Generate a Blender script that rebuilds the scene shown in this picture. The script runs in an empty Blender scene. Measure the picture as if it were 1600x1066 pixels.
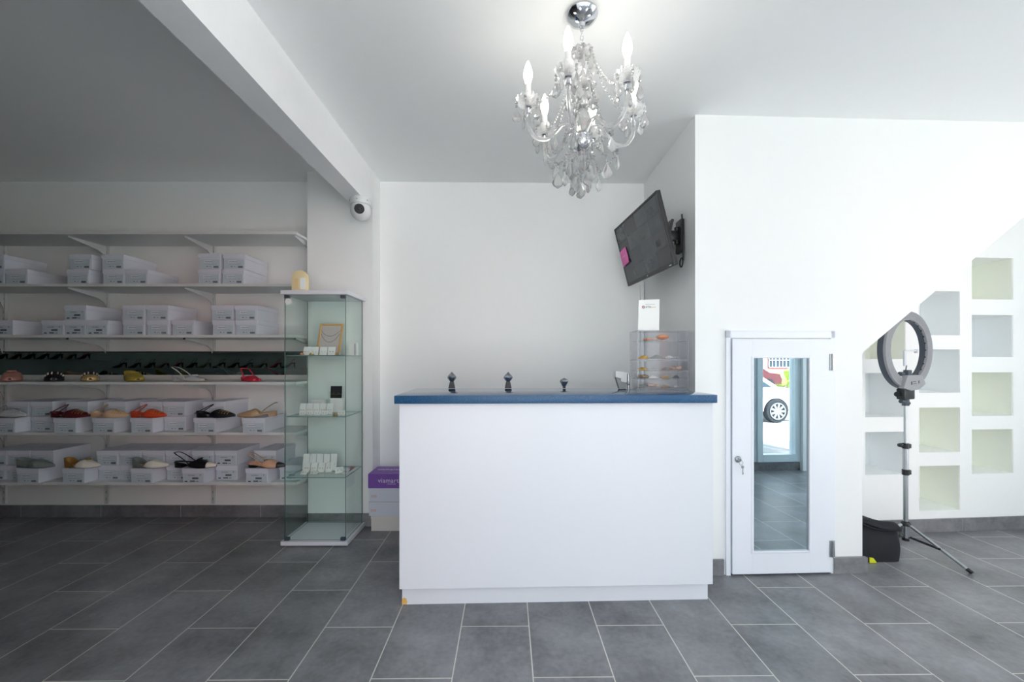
import bpy, bmesh, math, random
from mathutils import Vector, Matrix, Quaternion
random.seed(7)
SC = bpy.context.scene
COL = SC.collection
PI = math.pi
F, CX, HY, HC = 650.0, 800.0, 564.0, 1.1755      # focal length in pixels, centre column, horizon row, eye height
def PX(px, d): return (px - CX) / F * d
def PZ(py, d): return HC - (py - HY) / F * d
def P(px, py, d): return Vector((PX(px, d), d, PZ(py, d)))

# ------------------------------------------------------------------ materials
MATS = {}
def srgb(r, g, b):
    def f(c):
        c /= 255.0
        return c / 12.92 if c <= 0.04045 else ((c + 0.055) / 1.055) ** 2.4
    return (f(r), f(g), f(b), 1.0)
def mat(name, col, rough=0.5, metal=0.0, var=0.05, scale=20.0, bump=0.0, bscale=200.0, trans=0.0, emit=0.0, ior=1.5, spec=0.5, coat=0.0):
    m = bpy.data.materials.new(name); m.use_nodes = True
    n, l = m.node_tree.nodes, m.node_tree.links
    b = n['Principled BSDF']
    c = srgb(*col)
    tc = n.new('ShaderNodeTexCoord')
    nz = n.new('ShaderNodeTexNoise'); nz.inputs['Scale'].default_value = scale; nz.inputs['Detail'].default_value = 3
    l.new(tc.outputs['Object'], nz.inputs['Vector'])
    mx = n.new('ShaderNodeMix'); mx.data_type = 'RGBA'
    mx.inputs[6].default_value = tuple(min(1, x * (1 - var)) for x in c[:3]) + (1,)
    mx.inputs[7].default_value = tuple(min(1, x * (1 + var)) for x in c[:3]) + (1,)
    l.new(nz.outputs['Fac'], mx.inputs[0]); l.new(mx.outputs[2], b.inputs['Base Color'])
    b.inputs['Roughness'].default_value = rough; b.inputs['Metallic'].default_value = metal
    b.inputs['IOR'].default_value = ior; b.inputs['Transmission Weight'].default_value = trans
    b.inputs['Specular IOR Level'].default_value = spec; b.inputs['Coat Weight'].default_value = coat
    if emit:
        b.inputs['Emission Color'].default_value = c; b.inputs['Emission Strength'].default_value = emit
    if bump:
        nb = n.new('ShaderNodeTexNoise'); nb.inputs['Scale'].default_value = bscale; nb.inputs['Detail'].default_value = 4
        l.new(tc.outputs['Object'], nb.inputs['Vector'])
        bp = n.new('ShaderNodeBump'); bp.inputs['Strength'].default_value = bump; bp.inputs['Distance'].default_value = 0.002
        l.new(nb.outputs['Fac'], bp.inputs['Height']); l.new(bp.outputs['Normal'], b.inputs['Normal'])
    MATS[name] = m
    return m
def glass_mat(name, tint, gloss=0.10):
    """clear sheet glass: tinted transmission with a Fresnel reflection"""
    m = bpy.data.materials.new(name); m.use_nodes = True
    n, l = m.node_tree.nodes, m.node_tree.links
    n.remove(n['Principled BSDF'])
    tr = n.new('ShaderNodeBsdfTransparent'); tr.inputs['Color'].default_value = srgb(*tint)
    gl = n.new('ShaderNodeBsdfGlossy'); gl.inputs['Roughness'].default_value = 0.02
    lw = n.new('ShaderNodeLayerWeight'); lw.inputs['Blend'].default_value = 0.5
    pw = n.new('ShaderNodeMath'); pw.operation = 'POWER'; pw.inputs[1].default_value = 5.0; l.new(lw.outputs['Facing'], pw.inputs[0])
    fr = n.new('ShaderNodeMath'); fr.operation = 'MULTIPLY_ADD'; fr.inputs[1].default_value = 0.8; fr.inputs[2].default_value = 0.018; l.new(pw.outputs[0], fr.inputs[0])
    mx = n.new('ShaderNodeMixShader')
    l.new(fr.outputs[0], mx.inputs[0]); l.new(tr.outputs[0], mx.inputs[1]); l.new(gl.outputs[0], mx.inputs[2])
    l.new(mx.outputs[0], n['Material Output'].inputs['Surface'])
    MATS[name] = m
    return m
mat('wall_paint', (245, 246, 245), 0.55, var=0.01, bump=0.06, bscale=260)
mat('wall_paint_dimmed', (234, 235, 235), 0.55, var=0.01, bump=0.06, bscale=260)  # same white paint, darkened in colour to tame strong light on the door wall
mat('ceiling_paint', (244, 245, 245), 0.75, var=0.01, bump=0.05, bscale=200)
mat('beam_paint', (244, 244, 245), 0.6, var=0.02, bump=0.35, bscale=170)
mat('white_laminate', (223, 225, 231), 0.32, var=0.008)
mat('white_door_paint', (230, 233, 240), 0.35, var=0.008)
mat('shelf_white', (222, 224, 222), 0.4, var=0.02)
mat('white_metal', (206, 210, 210), 0.4, var=0.02)
mat('niche_green_cast', (245, 247, 238), 0.7, var=0.01)  # green light reflected from outdoors, painted into the niche colour
mat('niche_blue_cast', (241, 244, 245), 0.7, var=0.01)  # cooler light in the other niches, painted into the colour
mat('box_white', (219, 222, 232), 0.5, var=0.02)
mat('box_warm', (226, 220, 214), 0.5, var=0.02)
mat('box_side', (214, 214, 226), 0.5, var=0.02)
mat('label_paper', (196, 208, 216), 0.55, var=0.03)
mat('label_paper_white', (226, 230, 240), 0.55, var=0.02)
mat('ink_dark', (38, 42, 50), 0.6, var=0.02)
mat('ink_grey', (120, 126, 134), 0.6, var=0.02)
mat('purple_card', (128, 84, 172), 0.45, var=0.05)
mat('pale_print', (226, 214, 236), 0.5)
mat('pink_print', (222, 198, 200), 0.5)
mat('chrome', (214, 216, 220), 0.08, 1.0, var=0.02)
mat('steel', (176, 180, 184), 0.28, 1.0, var=0.03)
mat('dark_chrome', (70, 72, 78), 0.15, 1.0, var=0.03)
mat('black_plastic', (22, 24, 28), 0.38, var=0.05)
mat('black_fabric', (24, 26, 32), 0.85, var=0.2, scale=60, bump=0.5, bscale=400)
mat('grey_plastic', (152, 153, 157), 0.5, var=0.06)
mat('slate_plastic', (66, 74, 86), 0.45, var=0.06)
mat('pale_plastic', (216, 220, 226), 0.4, var=0.02)
mat('white_plastic', (226, 228, 228), 0.35, var=0.02)
mat('shade_grey', (150, 152, 152), 0.5, var=0.03)
mat('yellow_tag', (206, 214, 30), 0.5)
mat('pink_paper', (236, 122, 188), 0.7, var=0.05)
mat('pink_ink', (240, 196, 224), 0.7)
mat('cream_acrylic', (236, 218, 172), 0.35, var=0.05)
mat('peach_patch', (232, 200, 150), 0.45, var=0.04)
mat('paper_white', (240, 240, 238), 0.6, var=0.01)
mat('black_card', (24, 26, 32), 0.6, var=0.05)
mat('gold', (206, 166, 92), 0.3, 1.0, var=0.08)
mat('silver', (200, 202, 206), 0.28, 1.0, var=0.06)
mat('copper_orange', (222, 150, 104), 0.5, var=0.1)
mat('mustard_cloth', (204, 160, 60), 0.8, var=0.15)
mat('grey_cloth', (140, 146, 140), 0.8, var=0.15)
mat('blush_cloth', (214, 180, 164), 0.75, var=0.12)
mat('taupe_cloth', (150, 130, 104), 0.75, var=0.15)
mat('frame_amber', (214, 172, 112), 0.4, var=0.12, scale=90)
mat('frame_panel', (206, 196, 194), 0.7, var=0.02)
mat('chain_dark', (104, 96, 88), 0.4, 0.8)
mat('chip_wood', (222, 176, 96), 0.7, var=0.15, scale=200)
mat('logo_red', (168, 84, 78), 0.6)
mat('logo_orange', (224, 168, 130), 0.6)
mat('green_edge', (52, 98, 92), 0.2, var=0.05, trans=0.3)
mat('green_edge_light', (122, 164, 158), 0.2, var=0.05, trans=0.4)
mat('clear_edge', (216, 218, 226), 0.1, var=0.02, trans=0.75)
mat('leather_black', (20, 22, 28), 0.35, var=0.1)
mat('glass_mirror', (196, 214, 222), 0.0, 1.0, var=0.0)
mat('strip_mirror', (158, 182, 176), 0.01, 1.0, var=0.0)
glass_mat('sheet_glass', (252, 255, 254))
glass_mat('clear_acrylic', (252, 252, 253))
glass_mat('window_glass', (252, 254, 254))
mat('bulb_glow', (255, 250, 240), 0.4, emit=14.0)
mat('candle_sleeve', (232, 232, 232), 0.35, var=0.02)
mat('tyre_rubber', (40, 40, 44), 0.8)
mat('car_white', (236, 238, 240), 0.25, coat=0.5)
mat('car_dark_red', (96, 40, 44), 0.3, coat=0.5)
mat('car_glass', (60, 72, 84), 0.1)
mat('pink_stucco', (226, 150, 146), 0.85, var=0.06)
mat('leaf_green', (92, 150, 62), 0.7, var=0.35, scale=3)
mat('hedge_green', (168, 184, 92), 0.8, var=0.3, scale=6)
mat('bark', (110, 88, 70), 0.9, var=0.2)
mat('concrete', (205, 203, 198), 0.85, var=0.05, scale=2)
mat('asphalt', (168, 168, 168), 0.9, var=0.06, scale=3)
mat('frame_blue_white', (214, 226, 232), 0.35, var=0.01)

def crystal_mat():
    m = bpy.data.materials.new('crystal'); m.use_nodes = True
    n, l = m.node_tree.nodes, m.node_tree.links
    n.remove(n['Principled BSDF'])
    g = n.new('ShaderNodeBsdfGlass'); g.inputs['Roughness'].default_value = 0.03; g.inputs['IOR'].default_value = 1.5
    d = n.new('ShaderNodeBsdfDiffuse'); d.inputs['Color'].default_value = (0.9, 0.9, 0.9, 1)
    t = n.new('ShaderNodeBsdfTranslucent'); t.inputs['Color'].default_value = (0.92, 0.92, 0.92, 1)
    a = n.new('ShaderNodeAddShader'); mx0 = n.new('ShaderNodeMixShader'); mx0.inputs[0].default_value = 0.5
    l.new(d.outputs[0], mx0.inputs[1]); l.new(t.outputs[0], mx0.inputs[2])
    nz = n.new('ShaderNodeTexNoise'); nz.inputs['Scale'].default_value = 60
    mr = n.new('ShaderNodeMapRange'); mr.inputs[3].default_value = 0.15; mr.inputs[4].default_value = 0.42
    l.new(nz.outputs['Fac'], mr.inputs[0])
    mx = n.new('ShaderNodeMixShader'); l.new(mr.outputs[0], mx.inputs[0])
    l.new(g.outputs[0], mx.inputs[1]); l.new(mx0.outputs[0], mx.inputs[2])
    l.new(mx.outputs[0], n['Material Output'].inputs['Surface'])
    MATS['crystal'] = m
crystal_mat()

def tile_mat(name, skirting=False):
    """dark grey 30 x 60 cm porcelain tile in a half-offset bond, pale grout"""
    m = bpy.data.materials.new(name); m.use_nodes = True
    n, l = m.node_tree.nodes, m.node_tree.links
    b = n['Principled BSDF']
    tc = n.new('ShaderNodeTexCoord')
    nz = n.new('ShaderNodeTexNoise'); nz.inputs['Scale'].default_value = 3.2; nz.inputs['Detail'].default_value = 8; nz.inputs['Roughness'].default_value = 0.62
    l.new(tc.outputs['Object'], nz.inputs['Vector'])
    n2 = n.new('ShaderNodeTexNoise'); n2.inputs['Scale'].default_value = 45; n2.inputs['Detail'].default_value = 4
    l.new(tc.outputs['Object'], n2.inputs['Vector'])
    ad = n.new('ShaderNodeMath'); ad.operation = 'MULTIPLY_ADD'; ad.inputs[1].default_value = 0.25
    l.new(n2.outputs['Fac'], ad.inputs[0]); l.new(nz.outputs['Fac'], ad.inputs[2])
    cr = n.new('ShaderNodeValToRGB')
    cr.color_ramp.elements[0].position = 0.40; cr.color_ramp.elements[0].color = srgb(90, 90, 93)
    cr.color_ramp.elements[1].position = 0.92; cr.color_ramp.elements[1].color = srgb(156, 156, 160)
    l.new(ad.outputs[0], cr.inputs[0])
    if not skirting:
        br = n.new('ShaderNodeTexBrick'); br.offset = 0.5; br.offset_frequency = 2; br.squash = 1.0
        br.inputs['Scale'].default_value = 1.0; br.inputs['Mortar Size'].default_value = 0.0024; br.inputs['Mortar Smooth'].default_value = 0.1
        br.inputs['Brick Width'].default_value = 0.6; br.inputs['Row Height'].default_value = 0.3
        br.inputs['Color1'].default_value = (0.9, 0.9, 0.9, 1); br.inputs['Color2'].default_value = (1.08, 1.08, 1.08, 1)
        du = n.new('ShaderNodeVectorMath'); du.operation = 'DOT_PRODUCT'; du.inputs[1].default_value = (-0.0108, 1, 0)
        dv = n.new('ShaderNodeVectorMath'); dv.operation = 'DOT_PRODUCT'; dv.inputs[1].default_value = (1, 0.0108, 0)
        l.new(tc.outputs['Object'], du.inputs[0]); l.new(tc.outputs['Object'], dv.inputs[0])
        cb = n.new('ShaderNodeCombineXYZ')
        su = n.new('ShaderNodeMath'); su.operation = 'ADD'; su.inputs[1].default_value = 6.0 - 0.0428
        sv = n.new('ShaderNodeMath'); sv.operation = 'ADD'; sv.inputs[1].default_value = 12.0 - 0.0951
        l.new(du.outputs['Value'], su.inputs[0]); l.new(dv.outputs['Value'], sv.inputs[0])
        l.new(su.outputs[0], cb.inputs[0]); l.new(sv.outputs[0], cb.inputs[1])
        l.new(cb.outputs[0], br.inputs['Vector'])
        mu = n.new('ShaderNodeMix'); mu.data_type = 'RGBA'; mu.blend_type = 'MULTIPLY'; mu.inputs[0].default_value = 1
        l.new(cr.outputs[0], mu.inputs[6]); l.new(br.outputs['Color'], mu.inputs[7])
        mg = n.new('ShaderNodeMix'); mg.data_type = 'RGBA'; mg.inputs[7].default_value = srgb(206, 202, 196)
        l.new(br.outputs['Fac'], mg.inputs[0]); l.new(mu.outputs[2], mg.inputs[6])
        l.new(mg.outputs[2], b.inputs['Base Color'])
        bp = n.new('ShaderNodeBump'); bp.invert = True; bp.inputs['Strength'].default_value = 0.3; bp.inputs['Distance'].default_value = 0.001
        l.new(br.outputs['Fac'], bp.inputs['Height']); l.new(bp.outputs['Normal'], b.inputs['Normal'])
    else:
        l.new(cr.outputs[0], b.inputs['Base Color'])
    rr = n.new('ShaderNodeMapRange'); rr.inputs[3].default_value = 0.27; rr.inputs[4].default_value = 0.46
    l.new(nz.outputs['Fac'], rr.inputs[0]); l.new(rr.outputs[0], b.inputs['Roughness'])
    MATS[name] = m
tile_mat('floor_tile'); tile_mat('skirting_tile', True)

def slab_mat(nm, rough):
    m = mat(nm, (28, 84, 124), rough, var=0.1)
    n, l = m.node_tree.nodes, m.node_tree.links
    b = n['Principled BSDF']; tc = [x for x in n if x.type == 'TEX_COORD'][0]
    v = n.new('ShaderNodeTexVoronoi'); v.inputs['Scale'].default_value = 260
    l.new(tc.outputs['Object'], v.inputs['Vector'])
    r = n.new('ShaderNodeValToRGB')
    e = r.color_ramp.elements; e[0].position = 0.0; e[0].color = srgb(120, 172, 200); e[1].position = 0.30; e[1].color = srgb(20, 74, 116)
    l.new(v.outputs['Distance'], r.inputs[0]); l.new(r.outputs[0], b.inputs['Base Color'])
slab_mat('blue_quartz', 0.02); slab_mat('blue_quartz_edge', 0.4)
def screen_mat():
    m = mat('dim_screen', (40, 44, 50), 0.18, var=0.35, scale=9)
screen_mat()

# ------------------------------------------------------------------ mesh helpers
class MB:
    def __init__(s): s.bm = bmesh.new()
    def mark(s): return len(s.bm.faces)
    def setm(s, k, mi):
        s.bm.faces.ensure_lookup_table()
        for f in s.bm.faces[k:]: f.material_index = mi
    def box(s, x0, x1, y0, y1, z0, z1, bev=0.0, mi=0, M=None, seg=2):
        t = bmesh.new()
        bmesh.ops.create_cube(t, size=1)
        for v in t.verts:
            v.co = Vector(((x0 + x1) / 2 + v.co.x * (x1 - x0), (y0 + y1) / 2 + v.co.y * (y1 - y0), (z0 + z1) / 2 + v.co.z * (z1 - z0)))
        if bev: bmesh.ops.bevel(t, geom=t.edges[:], offset=bev, segments=seg, affect='EDGES', profile=0.5)
        return s.add(t, mi, M)
    def add(s, t, mi=0, M=None):
        if M is not None: bmesh.ops.transform(t, matrix=M, verts=t.verts)
        for f in t.faces: f.material_index = mi
        me = bpy.data.meshes.new('_t'); t.to_mesh(me); t.free()
        s.bm.from_mesh(me); bpy.data.meshes.remove(me)
        return s
    def poly(s, pts, mi=0):
        vs = [s.bm.verts.new(p) for p in pts]; f = s.bm.faces.new(vs); f.material_index = mi; return s
    def prism(s, pts, ext, mi=0, bev=0.0):
        """polygon of 3D points swept by the vector ext"""
        t = bmesh.new(); ext = Vector(ext)
        a = [t.verts.new(p) for p in pts]; b = [t.verts.new(Vector(p) + ext) for p in pts]
        t.faces.new(a); t.faces.new(b[::-1]); k = len(a)
        for i in range(k): t.faces.new((a[i], b[i], b[(i + 1) % k], a[(i + 1) % k]))
        bmesh.ops.recalc_face_normals(t, faces=t.faces)
        if bev: bmesh.ops.bevel(t, geom=t.edges[:], offset=bev, segments=2, affect='EDGES', profile=0.5)
        return s.add(t, mi)
    def lathe(s, prof, seg=20, M=None, mi=0, cap=True):
        """prof: (radius, z) list turned around z"""
        t = bmesh.new(); rings = []
        for r, z in prof:
            if r < 1e-6: rings.append([t.verts.new((0, 0, z))])
            else: rings.append([t.verts.new((r * math.cos(2 * PI * i / seg), r * math.sin(2 * PI * i / seg), z)) for i in range(seg)])
        for a, b in zip(rings, rings[1:]):
            if len(a) == 1 and len(b) == 1: continue
            for i in range(seg):
                j = (i + 1) % seg
                if len(a) == 1: t.faces.new((a[0], b[j], b[i]))
                elif len(b) == 1: t.faces.new((a[i], a[j], b[0]))
                else: t.faces.new((a[i], a[j], b[j], b[i]))
        if cap:
            if len(rings[0]) > 1: t.faces.new(rings[0][::-1])
            if len(rings[-1]) > 1: t.faces.new(rings[-1])
        bmesh.ops.recalc_face_normals(t, faces=t.faces)
        return s.add(t, mi, M)
    def cyl(s, p0, p1, r0, r1=None, seg=16, mi=0):
        p0, p1 = Vector(p0), Vector(p1); d = p1 - p0
        M = Matrix.Translation(p0) @ d.to_track_quat('Z', 'Y').to_matrix().to_4x4()
        return s.lathe([(r0, 0), (r0 if r1 is None else r1, d.length)], seg, M, mi)
    def tube(s, pts, r, seg=8, mi=0, closed=False, flat=1.0):
        pts = [Vector(p) for p in pts]; n = len(pts); t = bmesh.new(); rings = []
        up = Vector((0, 0, 1)); prev = None
        for i, p in enumerate(pts):
            if closed: d = pts[(i + 1) % n] - pts[i - 1]
            else: d = pts[min(i + 1, n - 1)] - pts[max(i - 1, 0)]
            d.normalize()
            if prev is None:
                a = d.cross(up)
                if a.length < 1e-3: a = d.cross(Vector((1, 0, 0)))
            else: a = prev - d * prev.dot(d)
            a.normalize(); prev = a; b = d.cross(a)
            rr = r[i] if isinstance(r, (list, tuple)) else r
            rings.append([t.verts.new(p + (a * math.cos(2 * PI * k / seg) + b * (flat * math.sin(2 * PI * k / seg))) * rr) for k in range(seg)])
        m = n if closed else n - 1
        for i in range(m):
            A, B = rings[i], rings[(i + 1) % n]
            for k in range(seg):
                t.faces.new((A[k], A[(k + 1) % seg], B[(k + 1) % seg], B[k]))
        if not closed: t.faces.new(rings[0][::-1]); t.faces.new(rings[-1])
        bmesh.ops.recalc_face_normals(t, faces=t.faces)
        return s.add(t, mi)
    def ball(s, c, r, sub=2, mi=0, sc=(1, 1, 1)):
        t = bmesh.new(); bmesh.ops.create_icosphere(t, subdivisions=sub, radius=r)
        M = Matrix.Translation(Vector(c)) @ Matrix.Diagonal((sc[0], sc[1], sc[2], 1))
        return s.add(t, mi, M)
    def grid(s, fn, nu, nv, mi=0, closeu=False):
        t = bmesh.new()
        V = [[t.verts.new(fn(i / (nu if closeu else nu - 1), j / (nv - 1))) for j in range(nv)] for i in range(nu)]
        for i in range(nu if closeu else nu - 1):
            for j in range(nv - 1):
                q = (V[i][j], V[(i + 1) % nu][j], V[(i + 1) % nu][j + 1], V[i][j + 1])
                try: t.faces.new(q)
                except ValueError: pass
        bmesh.ops.remove_doubles(t, verts=t.verts, dist=1e-5)
        return s.add(t, mi)
    def mesh(s, name, mats, smooth=None):
        me = bpy.data.meshes.new(name); s.bm.to_mesh(me); s.bm.free()
        for m in (mats if isinstance(mats, (list, tuple)) else [mats]): me.materials.append(MATS[m])
        if smooth is not None:
            for p in me.polygons: p.use_smooth = True
            me.set_sharp_from_angle(angle=math.radians(smooth))
        return me
    def build(s, name, mats, parent=None, smooth=None, loc=None, rot=None, label=None, solid=0.0):
        o = bpy.data.objects.new(name, s.mesh(name, mats, smooth)); COL.objects.link(o)
        if parent is not None: o.parent = parent
        if loc is not None: o.location = loc
        if rot is not None: o.rotation_euler = rot
        if label: o['label'] = label
        if solid:
            md = o.modifiers.new('thickness', 'SOLIDIFY'); md.thickness = solid; md.offset = 0
        return o
def tag(o, label, cat, group=None):
    o['label'] = label; o['category'] = cat
    if group: o['group'] = group
    return o
def thing(name, label, cat, loc=(0, 0, 0), rz=0.0, group=None, rot=None):
    o = bpy.data.objects.new(name, None); COL.objects.link(o); o.empty_display_size = 0.05
    o.location = loc; o.rotation_euler = rot if rot is not None else (0, 0, rz)
    return tag(o, label, cat, group)
def struct(o):
    o['kind'] = 'structure'; return o
def dup(root, loc=None, rz=None, label=None, group=None):
    r = root.copy(); COL.objects.link(r)
    if loc is not None: r.location = loc
    if rz is not None: r.rotation_euler = (0, 0, rz)
    if label: r['label'] = label
    if group: r['group'] = group
    for ch in list(root.children):
        c = ch.copy(); COL.objects.link(c); c.parent = r
        for g in list(ch.children):
            d = g.copy(); COL.objects.link(d); d.parent = c
    return r
def text_mb(txt, size, ext=0.0004, align='LEFT', space=1.0):
    """lettering as a mesh in the xz plane facing -y"""
    cu = bpy.data.curves.new('_txt', 'FONT'); cu.body = txt; cu.size = size; cu.extrude = ext; cu.align_x = align; cu.space_character = space
    cu.resolution_u = 2
    ob = bpy.data.objects.new('_txt', cu); COL.objects.link(ob)
    dg = bpy.context.evaluated_depsgraph_get(); dg.update()
    me = bpy.data.meshes.new_from_object(ob.evaluated_get(dg))
    bpy.data.objects.remove(ob); bpy.data.curves.remove(cu)
    t = bmesh.new(); t.from_mesh(me); bpy.data.meshes.remove(me)
    bmesh.ops.transform(t, matrix=Matrix.Rotation(PI / 2, 4, 'X'), verts=t.verts)
    return t
def pane(x0, x1, y0, y1, z0, z1, thin):
    """glass sheet: clear faces in slot 0, the green cut edges in slot 1; thin = axis of the thickness"""
    m = MB(); m.box(x0, x1, y0, y1, z0, z1)
    for f in m.bm.faces:
        f.normal_update()
        f.material_index = 0 if abs(f.normal[thin]) > 0.9 else 1
    return m
SKY, SUN, EXPO = 1.65, 11.5, 1.15

# ------------------------------------------------------------------ the setting
CEIL = 2.525
def wbox(name, x0, x1, y0, y1, z0, z1, m='wall_paint', bev=0.0):
    b = MB(); b.box(x0, x1, y0, y1, z0, z1, bev); return struct(b.build(name, m))
XL, XR, YF = -9.0, 4.15, -0.9
ALC0, ALC1 = -0.993, 1.004                      # alcove sides
def yback(x): return 3.133 + 0.017 * (x - ALC0)
def ydoor(x): return 2.28 + 0.039 * (x - ALC1)
A_N = math.atan(0.076); N0 = Vector((1.951, 2.792, 0))
b = MB(); b.box(XL - 0.2, XR + 0.2, -1.35, 3.6, -0.12, 0.0); struct(b.build('floor', 'floor_tile'))
b = MB(); b.box(XL - 0.2, XR + 0.2, YF - 0.25, 3.6, CEIL, CEIL + 0.2); struct(b.build('ceiling', 'ceiling_paint'))
wbox('wall_back_left', XL - 0.2, -1.46, 3.135, 3.35, 0, CEIL)
wbox('wall_pilaster', -1.46, ALC0, 2.965, 3.35, 0, CEIL)
b = MB(); b.prism([(ALC0, yback(ALC0), 0), (1.3, yback(1.3), 0), (1.3, 3.4, 0), (ALC0, 3.4, 0)], (0, 0, CEIL)); struct(b.build('wall_back', 'wall_paint'))
# ceiling beam between the two rooms
b = MB(); b.prism([(-1.14, YF - 0.05, 2.26), (ALC0, YF - 0.05, 2.26), (ALC0, 2.97, 2.26), (-1.112, 2.97, 2.26)], (0, 0, CEIL - 2.26 + 0.01)); struct(b.build('trim_beam', 'beam_paint'))
# wall with the little door: it carries the staircase, so its free end is cut along the flight
ZS, XS = 1.221, 1.951
ZT = CEIL + 0.01; XT = XS + (ZT - ZS) / 0.815
pts = [(ALC0 + 1.997, 0), (XS, 0), (XS, ZS), (XT, ZT), (ALC1, ZT)]
t = bmesh.new()
fr = [t.verts.new((x, ydoor(x), z)) for x, z in pts]; bk = [t.verts.new((x, 3.3, z)) for x, z in pts]
t.faces.new(fr); t.faces.new(bk[::-1])
for i in range(5): t.faces.new((fr[i], bk[i], bk[(i + 1) % 5], fr[(i + 1) % 5]))
bmesh.ops.recalc_face_normals(t, faces=t.faces)
b = MB(); b.add(t); struct(b.build('wall_right', 'wall_paint_dimmed'))

# niche wall under the stairs (local x along the wall, local y into it)
def nx(px):                                     # pixel column -> distance along the niche wall
    k = (px - CX) / F; t_ = 0.076
    X = k * (N0.y - t_ * N0.x) / (1 - k * t_)
    return (X - N0.x) / math.cos(A_N)
def nz_(px, py):
    X = N0.x + nx(px) * math.cos(A_N); d = N0.y + 0.076 * (X - N0.x)
    return PZ(py, d)
cols = [((1352, 1415), [(496, 561, 'g'), (583, 652, 'b'), (675, 742, 'b')]),
        ((1436, 1500), [(455, 524, 'b'), (546, 614, 'b'), (637, 707, 'g'), (728, 798, 'g')]),
        ((1518.5, 1583), [(403, 468, 'g'), (492.5, 558, 'b'), (582, 650, 'g'), (671, 740, 'g')])]
NL = 2.35; ND = 0.26
wall = MB(); panels = []
x = -0.15
for (pa, pb), rows in cols:
    xa, xb = nx(pa), nx(pb); pm = (pa + pb) / 2
    wall.box(x, xa, 0, ND, 0, CEIL)
    zs = sorted((nz_(pm, q), nz_(pm, p), c) for p, q, c in rows)
    z = 0
    for z0, z1, c in zs:
        wall.box(xa, xb, 0, ND, z, z0); z = z1
        panels.append((xa, xb, z0, z1, c))
    wall.box(xa, xb, 0, ND, z, CEIL); x = xb
wall.box(x, NL, 0, ND, 0, CEIL)
wall.box(-0.15, NL, ND + 0.004, ND + 0.12, 0, CEIL)
nw = struct(wall.build('wall_niches', 'wall_paint', loc=N0, rot=(0, 0, A_N)))
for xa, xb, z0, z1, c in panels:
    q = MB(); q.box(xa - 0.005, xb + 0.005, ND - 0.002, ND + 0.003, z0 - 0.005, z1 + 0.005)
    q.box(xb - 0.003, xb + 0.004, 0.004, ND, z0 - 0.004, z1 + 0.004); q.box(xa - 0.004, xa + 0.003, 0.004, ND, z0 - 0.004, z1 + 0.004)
    o = q.build('niche_tint_panel', 'niche_green_cast' if c == 'g' else 'niche_blue_cast', nw)  # added thin panels that carry the painted light tint
wbox('wall_side_right', XR, XR + 0.2, 1.62, 3.4, 0, CEIL)
wbox('wall_side_left', XL - 0.2, XL, YF, 3.2, 0, CEIL)

# tiled skirting, 60 cm pieces with a grout line
def skirt(name, p0, p1, start, h=0.09, th=0.012):
    p0, p1 = Vector(p0), Vector(p1); L = (p1 - p0).length
    m = MB(); x = start - 0.6
    while x < L:
        a, c = max(0, x + 0.0015), min(L, x + 0.5985)
        if c > a: m.box(a, c, -th, 0.0, 0.0, h, 0.0015, 0)
        x += 0.6
    m.box(0, L, -th + 0.002, 0, 0, h - 0.002, 0, 1)
    o = m.build(name, ['skirting_tile', 'box_warm'], loc=p0, rot=(0, 0, math.atan2(p1.y - p0.y, p1.x - p0.x)))
    return struct(o)
skirt('baseboard_left', (XL, 3.134, 0), (-1.461, 3.134, 0), (XL * -1 + PX(11.5, 3.125)) % 0.587, 0.09)
skirt('baseboard_pilaster', (-1.46, 2.9648, 0), (ALC0, 2.9648, 0), 0.4)
skirt('baseboard_back', (ALC0, 3.1328, 0), (ALC1, yback(ALC1) - 0.0002, 0), 0.3)
skirt('baseboard_door_left', (ALC1, ydoor(ALC1), 0), (1.160, ydoor(1.160), 0), 0.5, 0.088)
skirt('baseboard_door_right', (1.772, ydoor(1.772), 0), (1.966, ydoor(1.966), 0), 0.5, 0.088, 0.02)
skirt('baseboard_niches', N0 + Vector((-0.1 * math.cos(A_N), -0.1 * math.sin(A_N), 0)), N0 + Vector((2.2 * math.cos(A_N), 2.2 * math.sin(A_N), 0)), nx(1501.5) + 0.1 - 0.6, 0.09)

# the low cupboard door with its mirror
DX0, DX1 = PX(1141.5, 2.285), PX(1295, 2.305)
door = thing('door_1', 'low white cupboard door with a tall inset mirror, under the stairs', 'door', (DX0, ydoor(DX0) - 0.001, 0), math.atan(0.039))
del door['category']; door['kind'] = 'structure'
W = (DX1 - DX0); DH = PZ(530, 2.285); zb = 0.012
mx0, mx1 = PX(1174, 2.29) - DX0, PX(1260, 2.30) - DX0; mz0, mz1 = PZ(859, 2.29), PZ(560, 2.29)
def ring_frame(m, x0, x1, z0, z1, i0, i1, k0, k1, y0, y1, bev, mi=0):
    m.box(x0, i0, y0, y1, z0, z1, bev, mi); m.box(i1, x1, y0, y1, z0, z1, bev, mi)
    m.box(i0, i1, y0, y1, z0, k0, bev, mi); m.box(i0, i1, y0, y1, k1, z1, bev, mi)
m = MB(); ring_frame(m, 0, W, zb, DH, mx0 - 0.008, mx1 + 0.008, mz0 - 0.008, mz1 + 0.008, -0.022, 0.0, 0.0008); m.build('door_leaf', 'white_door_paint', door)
m = MB()
for x0, x1, z0, z1 in ((mx0 - 0.012, mx0, mz0 - 0.012, mz1 + 0.012), (mx1, mx1 + 0.012, mz0 - 0.012, mz1 + 0.012), (mx0, mx1, mz0 - 0.012, mz0), (mx0, mx1, mz1, mz1 + 0.012)):
    m.box(x0, x1, -0.026, -0.002, z0, z1, 0.003)
m.build('mirror_bead', 'white_door_paint', door)
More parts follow.
